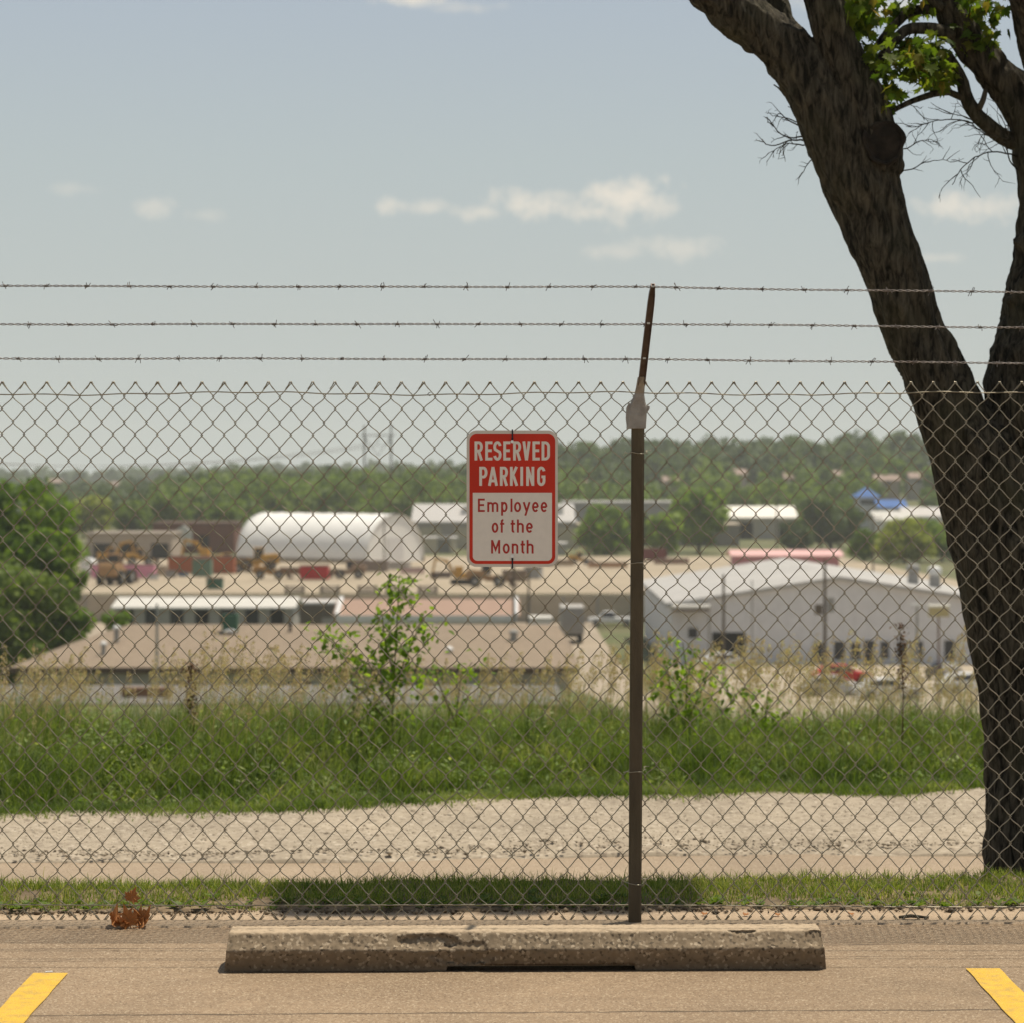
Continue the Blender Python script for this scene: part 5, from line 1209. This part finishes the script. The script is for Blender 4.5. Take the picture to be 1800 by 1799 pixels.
for k, (px, py, w_, D, lb, hc) in enumerate([(1395,832,30,800,'tan house high on the wooded hill, leftmost of the hill houses',TANW),(1475,828,26,860,'pale house high on the hill, second from the left',GREYW),(1560,836,42,800,'wide brownish house on the hill above the blue pavilion',TANW),(1300,826,24,880,'small beige house near the hilltop right of the fence post',m_('beige', (.4,.33,.28))),(1030,846,22,780,'small pale house on the slope just right of the sign',GREYW),(1180,838,26,830,'low beige house on the slope just right of the fence post top',TANW),(1615,832,30,840,'grey house on the hill nearest to the leaning trunk',GREYW),(200,848,26,1150,'tan house far on the left plain above the tan garage',TANW),(95,843,22,1250,'small pale house far on the left plain above the big tree',GREYW),(290,846,30,1200,'brown house far on the left plain, right of the other two',BRICK)]):
    s = D/4500; x = (px-900)*s; z0 = gz(x, D); zt = EYE-(py-825)*s; h = max(3.0, zt-z0)
    o = B('house', lb, 'house', x=x, D=D, z=z0, group=HG if k < 7 else 'houses far on the left plain'); gable_x(o, -w_*s/2, w_*s/2, 0, 8, h-1.6, h, hc, m_('house_roof', (.30,.22,.18)), .4); opening(o, 'window', 0, 0, h-2.6, 1.6, 1.2, GLASSD)

# ------------------------------------------------------------------ yard machines
YZ = lambda x, D: gz(x, D)+.06
def wheel(parent, x, y, r, w_=.45, name='wheel', hub=STEELG):
    q = MB().cyl((x, y-w_/2, r), (x, y+w_/2, r), r, 18).build(name, TYRE, parent); MB().cyl((x, y-w_/2-.03, r), (x, y+w_/2+.03, r), r*.5, 12).build('hub', hub, q)
def loader(px, D, label, rz=0, sc_=1.0, body=YELM, group='yellow machines in the yard'):
    x = (px-900)/4500*D; o = empty('wheel_loader', label, 'loader', (x, D, YZ(x, D)), R(rz), group=group); o.scale = (sc_,)*3
    MB().prism([(-3,.9),(-.6,.9),(-.6,2.0),(-2.9,2.2),(-3.1,1.8)], -.85, .85).prism([(-.6,.7),(1.2,.7),(1.2,1.3),(-.6,1.5)], -.6, .6).build('body', body, o, bevel=.06)
    c = MB(); c.box((-.5,0,2.9),(1.25,1.35,.12)); [c.box((-.5+sx_*.55, sy_*.6, 2.2),(.09,.09,1.4)) for sx_ in (-1,1) for sy_ in (-1,1)]; c.build('cab', body, o); MB().box((-.5,0,2.2),(1.05,1.15,1.2)).build('cab_glass', GLASSD, o)
    [MB().prism([(.4,1.3),(.7,1.6),(2.4,1.0),(2.6,.5),(2.3,.5),(2.1,.8)], sy_*.55-.08, sy_*.55+.08).build('lift_arm', body, o) for sy_ in (-1,1)]
    MB().prism([(2.4,.2),(3.4,.1),(3.5,.2),(2.9,.5),(2.75,1.2),(2.4,1.3)], -1.2, 1.2).build('bucket', BROWN, o)
    for wx in (-1.9, 1.1):
        for wy in (-1, 1): wheel(o, wx, wy, .72)
    return o
def excavator(px, D, label, rz=0, sc_=1.0, body=YELM, boom=1, group='yellow machines in the yard'):
    x = (px-900)/4500*D; o = empty('excavator', label, 'excavator', (x, D, YZ(x, D)), R(rz), group=group); o.scale = (sc_,)*3
    for sy_ in (-1, 1): MB().prism([(-1.9,.35),(-1.6,.02),(1.6,.02),(1.9,.35),(1.7,.8),(-1.7,.8)], sy_*1.05-.28, sy_*1.05+.28).build('track', TYRE, o, bevel=.05)
    MB().prism([(-1.9,1.0),(1.2,1.0),(1.2,1.7),(-.4,1.9),(-1.9,2.1)], -1.15, 1.15).build('body', body, o, bevel=.08); MB().box((.55,.65,2.2),(1.3,.95,1.5)).build('cab', body, o, bevel=.08); MB().box((.65,.13,2.35),(1.15,.04,.9)).box((1.22,.65,2.35),(.04,.75,.9)).build('cab_glass', GLASSD, o)
    MB().prism([(.9,1.4),(2.2,3.9),(4.2,4.3),(4.3,4.0),(2.5,3.5),(1.4,1.3)], -.55, -.2).build('boom', body, o); MB().prism([(4.0,4.4),(4.4,4.3),(4.9,1.8),(4.6,1.7)], -.5, -.25).build('stick', body, o); MB().prism([(4.5,1.9),(5.1,1.8),(5.0,1.0),(4.3,.8),(4.0,1.2)], -.75, .0).build('bucket', BROWN, o)
    return o
loader(205, 330, 'brown wheel loader seen end on in front of the pink container', 82, 1.35, m_('loader_brown', (.34,.20,.09)))
excavator(190, 425, 'yellow excavator in front of the left bay of the tan garage', 20, .9)
loader(250, 420, 'yellow loader parked below the second bay of the tan garage', 15, .9)
excavator(370, 400, 'large yellow excavator above the orange container', 165, 1.05); loader(405, 375, 'yellow loader with dark wheels at the right end of the orange container', 8, 1.0); loader(448, 385, 'yellow loader at the left foot of the white dome', 188, 1.2)
loader(478, 350, 'low brown loader in front of the dome, left of the red skip', 5, .85, m_('loader_ochre', (.36,.19,.05))); loader(610, 352, 'tan loader in front of the dome, right of the red skip', 180, .85, m_('loader_tan', (.30,.20,.13)))
excavator(812, 330, 'yellow excavator below the lower left corner of the sign', 185, .8); loader(862, 322, 'brown loader below the sign, right of the excavator', 0, 1.0, m_('loader_brown', (.34,.20,.09))); loader(1022, 420, 'yellow loader between the sign and the fence post', 4, .7)
def skip(px, D, label, w_, h, m, name='skip', cat='skip', dp=2.4, group='skips and containers in the yard', rz=0):
    x = (px-900)/4500*D; o = empty(name, label, cat, (x, D, YZ(x, D)), R(rz), group=group)
    MB().prism([(-w_/2,.15),(w_/2,.15),(w_/2,h),(-w_/2,h)], -dp/2, dp/2).build('body', m, o, bevel=.04); r_ = MB()
    for i in range(int(w_/.7)+1): r_.box((-w_/2+.05+i*(w_-.1)/int(w_/.7), -dp/2-.05, h/2+.08), (.1, .1, h-.15))
    r_.build('ribs', m, o); MB().box((0,0,h+.05),(w_+.12,dp+.12,.1)).build('rim', m_('rim_dark', (.12,.08,.06)), o)
skip(355, 372, 'long rusty orange container in front of the brick building', 9.6, 2.5, ORNG, 'container', 'container'); skip(356, 358, 'green box container before the orange one', 2.6, 2.5, m_('faded_green', (.12,.19,.13)), 'container', 'container'); skip(378, 312, 'dark green dumpster at the front of the yard', 1.9, 1.4, GRNM, 'dumpster', 'dumpster', 1.6)
skip(553, 346, 'bright red skip in front of the white dome', 3.8, 1.9, REDM); skip(218, 352, 'long low faded pink container at the left of the yard', 8.6, 1.9, PINK, 'container', 'container'); skip(655, 380, 'grey skip at the right foot of the dome', 4.6, 1.6, m_('rust_grey', (.25,.2,.16))); skip(725, 372, 'low pink and white pallet load right of the dome', 3.4, .8, m_('pale_pink', (.55,.38,.36)), 'pallet_load', 'load')
skip(1145, 440, 'dark red container right beside the fence post', 5, 2.2, m_('dark_red', (.16,.04,.035)), 'container', 'container')
for px, D, lb in ((155, 365, 'white round tank beside the big tree at the left'),):
    x = (px-900)/4500*D; o = empty('white_tank', lb, 'tank', (x, D, YZ(x, D))); MB().cyl((0,-1.4,1.5),(0,1.4,1.5), 1.0, 18).build('vessel', WPAINT, o, smooth=False); MB().box((0,0,.3),(1.2,2.2,.6)).build('cradle', STEELG, o)

for px, D, lb, w_, h_, c_, nm, ct, dp in ((300,352,'small grey crate left of the green dumpster in the yard',1.4,1.1,(.28,.26,.24),'crate','crate',1.2),(322,356,'low blue tub near the pink container in the yard',1.1,.7,(.08,.14,.22),'tub','tub',1.0),(282,362,'pale pallet stack at the right end of the pink container',2.0,1.3,(.42,.33,.22),'pallet_stack','pallets',1.6),
    (270,345,'white drum group beside the brown loader in the yard',1.3,.8,(.55,.54,.52),'tub','tub',1.0),(428,398,'brown machine attachment left of the dome foot',2.4,1.6,(.20,.13,.07),'machine_attachment','attachment',1.8),(512,366,'rusty brown steel plates stacked left of the red skip',3.0,1.0,(.22,.12,.06),'steel_stack','steel',1.8),(580,362,'short tan timber stack right of the red skip',2.2,.9,(.40,.28,.16),'timber_stack','timber',1.4),
    (628,372,'dark brown bin behind the tan loader',2.2,1.5,(.13,.09,.07),'skip','skip',1.8),(700,392,'pale concrete pipes piled right of the dome door',3.6,1.0,(.46,.42,.37),'pipe_stack','pipes',2.0),(775,352,'low dark pile left of the excavator under the sign',2.6,.8,(.14,.11,.09),'scrap_pile','scrap',1.8),(905,338,'brown steel rack directly below the sign bottom',3.2,1.5,(.22,.16,.11),'steel_rack','rack',1.6),
    (938,350,'grey box just right below the sign in the yard',2.2,1.6,(.34,.33,.31),'crate','crate',1.8),(985,410,'low tan heap between the sign and the yellow loader',4.2,.9,(.36,.27,.17),'material_heap','heap',2.0),(1068,400,'long low orange brown beam stack left of the fence post',6.0,.8,(.42,.24,.12),'steel_stack','steel',1.8),(1180,420,'long row of rusty brown beams right of the fence post',5.5,.9,(.27,.16,.11),'steel_stack','steel',1.8)):
    skip(px, D, lb, w_, h_, m_('clutter_%d' % px, c_), nm, ct, dp, 'clutter standing in the yard', rz=(px % 7-3)*5)

# ------------------------------------------------------------------ vehicles
def car(px, D, label, rz, m, kind='car', zoff=.05):
    x = (px-900)/4500*D; o = empty('parked_car' if kind == 'car' else 'pickup_truck', label, 'car' if kind == 'car' else 'pickup', (x, D, gz(x, D)+zoff), R(rz), group='cars parked in the far lot' if kind == 'car' else None)
    if kind == 'car':
        body = [(-2.2,.3),(-2.15,.75),(-1.5,.92),(1.1,.95),(2.05,.78),(2.22,.5),(2.2,.28)]; cab = [(-1.75,.9),(-1.25,1.38),(.35,1.42),(1.15,.93)]; gl = [(-1.55,.93),(-1.18,1.31),(.32,1.35),(.95,.96)]
    else:
        body = [(-2.7,.45),(-2.7,1.05),(-.4,1.05),(1.3,1.1),(2.6,1.0),(2.7,.6),(2.65,.42)]; cab = [(-.45,1.05),(-.35,1.72),(.85,1.75),(1.45,1.08)]; gl = [(-.35,1.1),(-.27,1.62),(.8,1.64),(1.25,1.12)]
    m2 = MB(); m2.prism(body, -.88, .88); m2.build('body', m, o, bevel=.09); m2 = MB(); vs = []
    n = len(cab); vs = [(a, -.80+.16*(b_ > 1.2), b_) for a, b_ in cab]+[(a, .80-.16*(b_ > 1.2), b_) for a, b_ in cab]
    m2.add(vs, [tuple(range(n-1,-1,-1)), tuple(range(n, 2*n))]+[(i, (i+1) % n, n+(i+1) % n, n+i) for i in range(n)]); m2.build('cabin', m, o, bevel=.05)
    n = len(gl); vs = [(a, -.83+.16*(b_ > 1.2), b_) for a, b_ in gl]+[(a, .83-.16*(b_ > 1.2), b_) for a, b_ in gl]; m2 = MB(); m2.add(vs, [tuple(range(n-1,-1,-1)), tuple(range(n, 2*n))]); m2.add([(1.0,-.66,.98),(1.0,.66,.98),(.46,.58,1.37),(.46,-.58,1.37)] if kind == 'car' else [(1.33,-.66,1.16),(1.33,.66,1.16),(.92,.58,1.68),(.92,-.58,1.68)], [(0,1,2,3)]); m2.build('windows', GLASSD, o)
    for wx in ((-1.35, 1.4) if kind == 'car' else (-1.7, 1.75)):
        for wy in (-.8, .8): wheel(o, wx, wy, .33 if kind == 'car' else .4, .22)
    for sy_ in (-.6, .6): MB().box((2.2 if kind == 'car' else 2.66, sy_, .66 if kind == 'car' else .85), (.06, .32, .14)).build('headlight', WPAINT, o)
    return o
car(1462, 172, 'silver car parked in the far lot, leftmost in front of the warehouse', 12, SILV); car(1560, 168, 'pale grey car in the far lot left of the two lamp posts', 8, WPAINT); car(1700, 176, 'white car in the far lot beside the leaning trunk', 20, WPAINT); car(1478, 190, 'red car in the far lot under the seed heads', 5, REDM); car(1660, 196, 'dark car in the far lot near the warehouse windows', 100, m_('dark_paint', (.03,.03,.04), rough=.3))
car(1275, 215, 'white car before the dark loading door of the warehouse', 15, WPAINT)
car(1075, 292, 'white pickup parked on the back street left of the fence post', 178, WPAINT, 'pickup'); car(1168, 262, 'silver pickup at the left corner of the warehouse', 95, SILV, 'pickup')
x = (1006-900)/4500*258; o = empty('box_truck', 'grey box truck seen from behind on the side street left of the fence post', 'truck', (x, 258, gz(x, 258)+.06)); MB().box((0,2.6,2.35),(2.4,6.2,2.7)).build('cargo_box', m_('truck_box', (.40,.38,.35)), o, bevel=.05); MB().box((0,6.7,1.7),(2.2,1.8,2.0)).build('cab', WPAINT, o, bevel=.1); MB().box((0,-.53,2.35),(2.1,.06,2.4)).build('rear_door', m_('truck_door', (.30,.285,.265)), o); MB().box((0,3,.85),(2.0,7,.3)).build('chassis', TYRE, o)
for yy_ in (.9, 6.4):
    for s_ in (-1, 1): q = MB().cyl((s_*.85-.2, yy_, .48), (s_*.85+.2, yy_, .48), .48, 16).build('wheel', TYRE, o); MB().cyl((s_*.85-.22, yy_, .48), (s_*.85+.22, yy_, .48), .22, 10).build('hub', STEELG, q)
# ------------------------------------------------------------------ poles
def pole(name, label, px, D, pytop, r, m=WOOD, arm=None, cat='pole', xf=False, group=None, lean=0):
    x = (px-900)/4500*D; z0 = gz(x, D); h = EYE-(pytop-825)/4500*D-z0; o = empty(name, label, cat, (x, D, z0), group=group)
    MB().tube([(0,0,-.5),(lean,0,h)], [r, r*.7], 10).build('shaft', m, o)
    if arm:
        for za in arm:
            q = MB().box((lean, -.15, h-za), (2.4, .12, .14)).build('crossarm', m, o); iq = MB(); [iq.cyl((a,-.15,h-za+.07),(a,-.15,h-za+.3),.06,8) for a in (-1.1,-.4,.4,1.1)]; iq.build('insulators', STEELG, q)
    if xf: MB().cyl((.42,-.1,h*.60),(.42,-.1,h*.60+1.05),.26,14).build('transformer', STEELG, o); MB().box((-.45,-.1,h*.62),(.5,.4,.7)).build('switch_box', WOOD, o)
    return o, h
G = 'wooden utility poles in the valley'
pole('utility_pole', 'wooden utility pole with a transformer in front of the white warehouse', 1450, 180, 984, .14, WOOD, None, xf=True, group=G)
pole('utility_pole', 'wooden utility pole left of the transformer pole, before the loading door', 1272, 185, 1010, .13, WOOD, None, group=G)
pole('utility_pole', 'thin pole rising in front of the left part of the tan roof', 276, 125, 1062, .085, STEELG, None, group=G)
pole('utility_pole', 'grey pole directly below the sign, right of the salmon roof', 903, 230, 980, .13, WOOD, None, group=G)
pole('utility_pole', 'leaning dark pole right of the one below the sign', 925, 215, 1000, .12, WOOD, None, group=G, lean=.25)
pole('utility_pole', 'pole in front of the gable end of the dome', 675, 400, 905, .12, WOOD, None, group=G)
pole('utility_pole', 'slim pole with a crossarm in front of the dark rounded tree', 1535, 380, 905, .14, WOOD, (.6,), group=G)
pole('utility_pole', 'thin grey pole on the left part of the warehouse wall', 1322, 200, 1020, .07, STEELG, None, group=G)
pole('utility_pole', 'distant pole with a crossarm below the hill houses', 1365, 520, 870, .16, WOOD, (.8,), group=G)
o, h = pole('lamp_post', 'grey parking lot post with a small pale cap, left of the boxy lamp', 1612, 150, 1066, .10, STEELG, group='lamp posts in the far lot', cat='lamp'); MB().box((0,0,h+.06),(.75,.4,.14)).build('cap', WPAINT, o)
o, h = pole('lamp_post', 'boxy yellowed floodlight on a brown post in the far lot', 1650, 145, 1085, .07, m_('rust_post', (.16,.08,.045)), group='lamp posts in the far lot', cat='lamp'); MB().box((0,0,h+.30),(1.1,.7,.55), taper=.92).build('lamp_head', m_('aged_lamp', (.50,.42,.22)), o); MB().box((0,0,h+.62),(1.2,.8,.14)).build('lamp_top', m_('lamp_top', (.78,.75,.66)), o)
# lattice pylon
D = 620; s = D/4500; x = (664-900)*s; z0 = gz(x, D); h = EYE-(748-825)*s-z0
o = empty('transmission_tower', 'tall H-frame transmission tower rising above the woods left of the sign', 'pylon', (x, D, z0)); PY = m_('tower_steel', (.24,.22,.2)); hw = 23.5*s
for s_ in (-1, 1): MB().tube([(s_*hw,0,0),(s_*hw,0,h)], [.30,.22], 8).build('leg', PY, o)
MB().tube([(-hw*1.3,0,h-2.4),(hw*1.3,0,h-2.4)], .16, 6).build('crossarm', PY, o); b_ = MB(); b_.tube([(-hw,0,h-2.6),(hw*.0,0,h-7.5)], .09, 5).tube([(hw,0,h-2.6),(0,0,h-7.5)], .09, 5).tube([(-hw,0,h-14.5),(hw,0,h-14.5)], .09, 5); b_.build('brace', PY, o)
for s_ in (-1, 0, 1): MB().tube([(s_*hw*.9,0,h-2.5),(s_*hw*.9,0,h-4.6)], .10, 6).build('insulator', STEELG, o)
for j, (s_, zz, lb) in enumerate([(-1,-4.6,'left power line cable slung from the transmission tower across the sky'),(0,-4.6,'middle power line cable slung from the transmission tower across the sky'),(1,-4.6,'right power line cable slung from the transmission tower across the sky')]):
    a = Vector((x+s_*hw*.9, D, z0+h+zz)); pts = []
    for (tx, ty, tz, sg_) in ((-150, 560, 26, 7), ):
        b2 = Vector((x+tx, ty+j*12, z0+tz)); pts = [a.lerp(b2, f)-Vector((0,0,sg_*4*f*(1-f))) for f in np.linspace(0, 1, 24)]
    tag(MB().tube(pts, .05, 4).build('power_line', PY), lb, 'cable')
# wooden barrier near the asphalt at left
x = (258-900)/4500*98; o = empty('timber_stack', 'brown timber barrier lying beside the asphalt road at the left', 'barrier', (x, 98, gz(x, 98)+.05)); b_ = MB(); b_.box((0,0,.22),(1.9,.35,.35)); b_.build('beam', m_('brown_beam', (.22,.12,.07)), o, bevel=.03); MB().box((-.8,0,.03),(.2,.5,.1)).box((.8,0,.03),(.2,.5,.1)).build('feet', WOOD, o)

# ------------------------------------------------------------------ haze
hz = MB().box((0, 2090, 25), (6400, 4240, 100)).build('haze', [])
hz.data.materials.clear(); hm = bpy.data.materials.new('haze_air'); hm.use_nodes = True; hn = hm.node_tree.nodes; hn.clear()
pv = hn.new('ShaderNodeVolumePrincipled'); pv.inputs['Color'].default_value = (.93,.96,.97,1); pv.inputs['Density'].default_value = .00018; pv.inputs['Anisotropy'].default_value = 0.0
ho = hn.new('ShaderNodeOutputMaterial'); hm.node_tree.links.new(pv.outputs[0], ho.inputs['Volume']); hz.data.materials.append(hm); tag(hz, kind='stuff', label='thin pale haze filling the air over the whole valley', cat='haze')
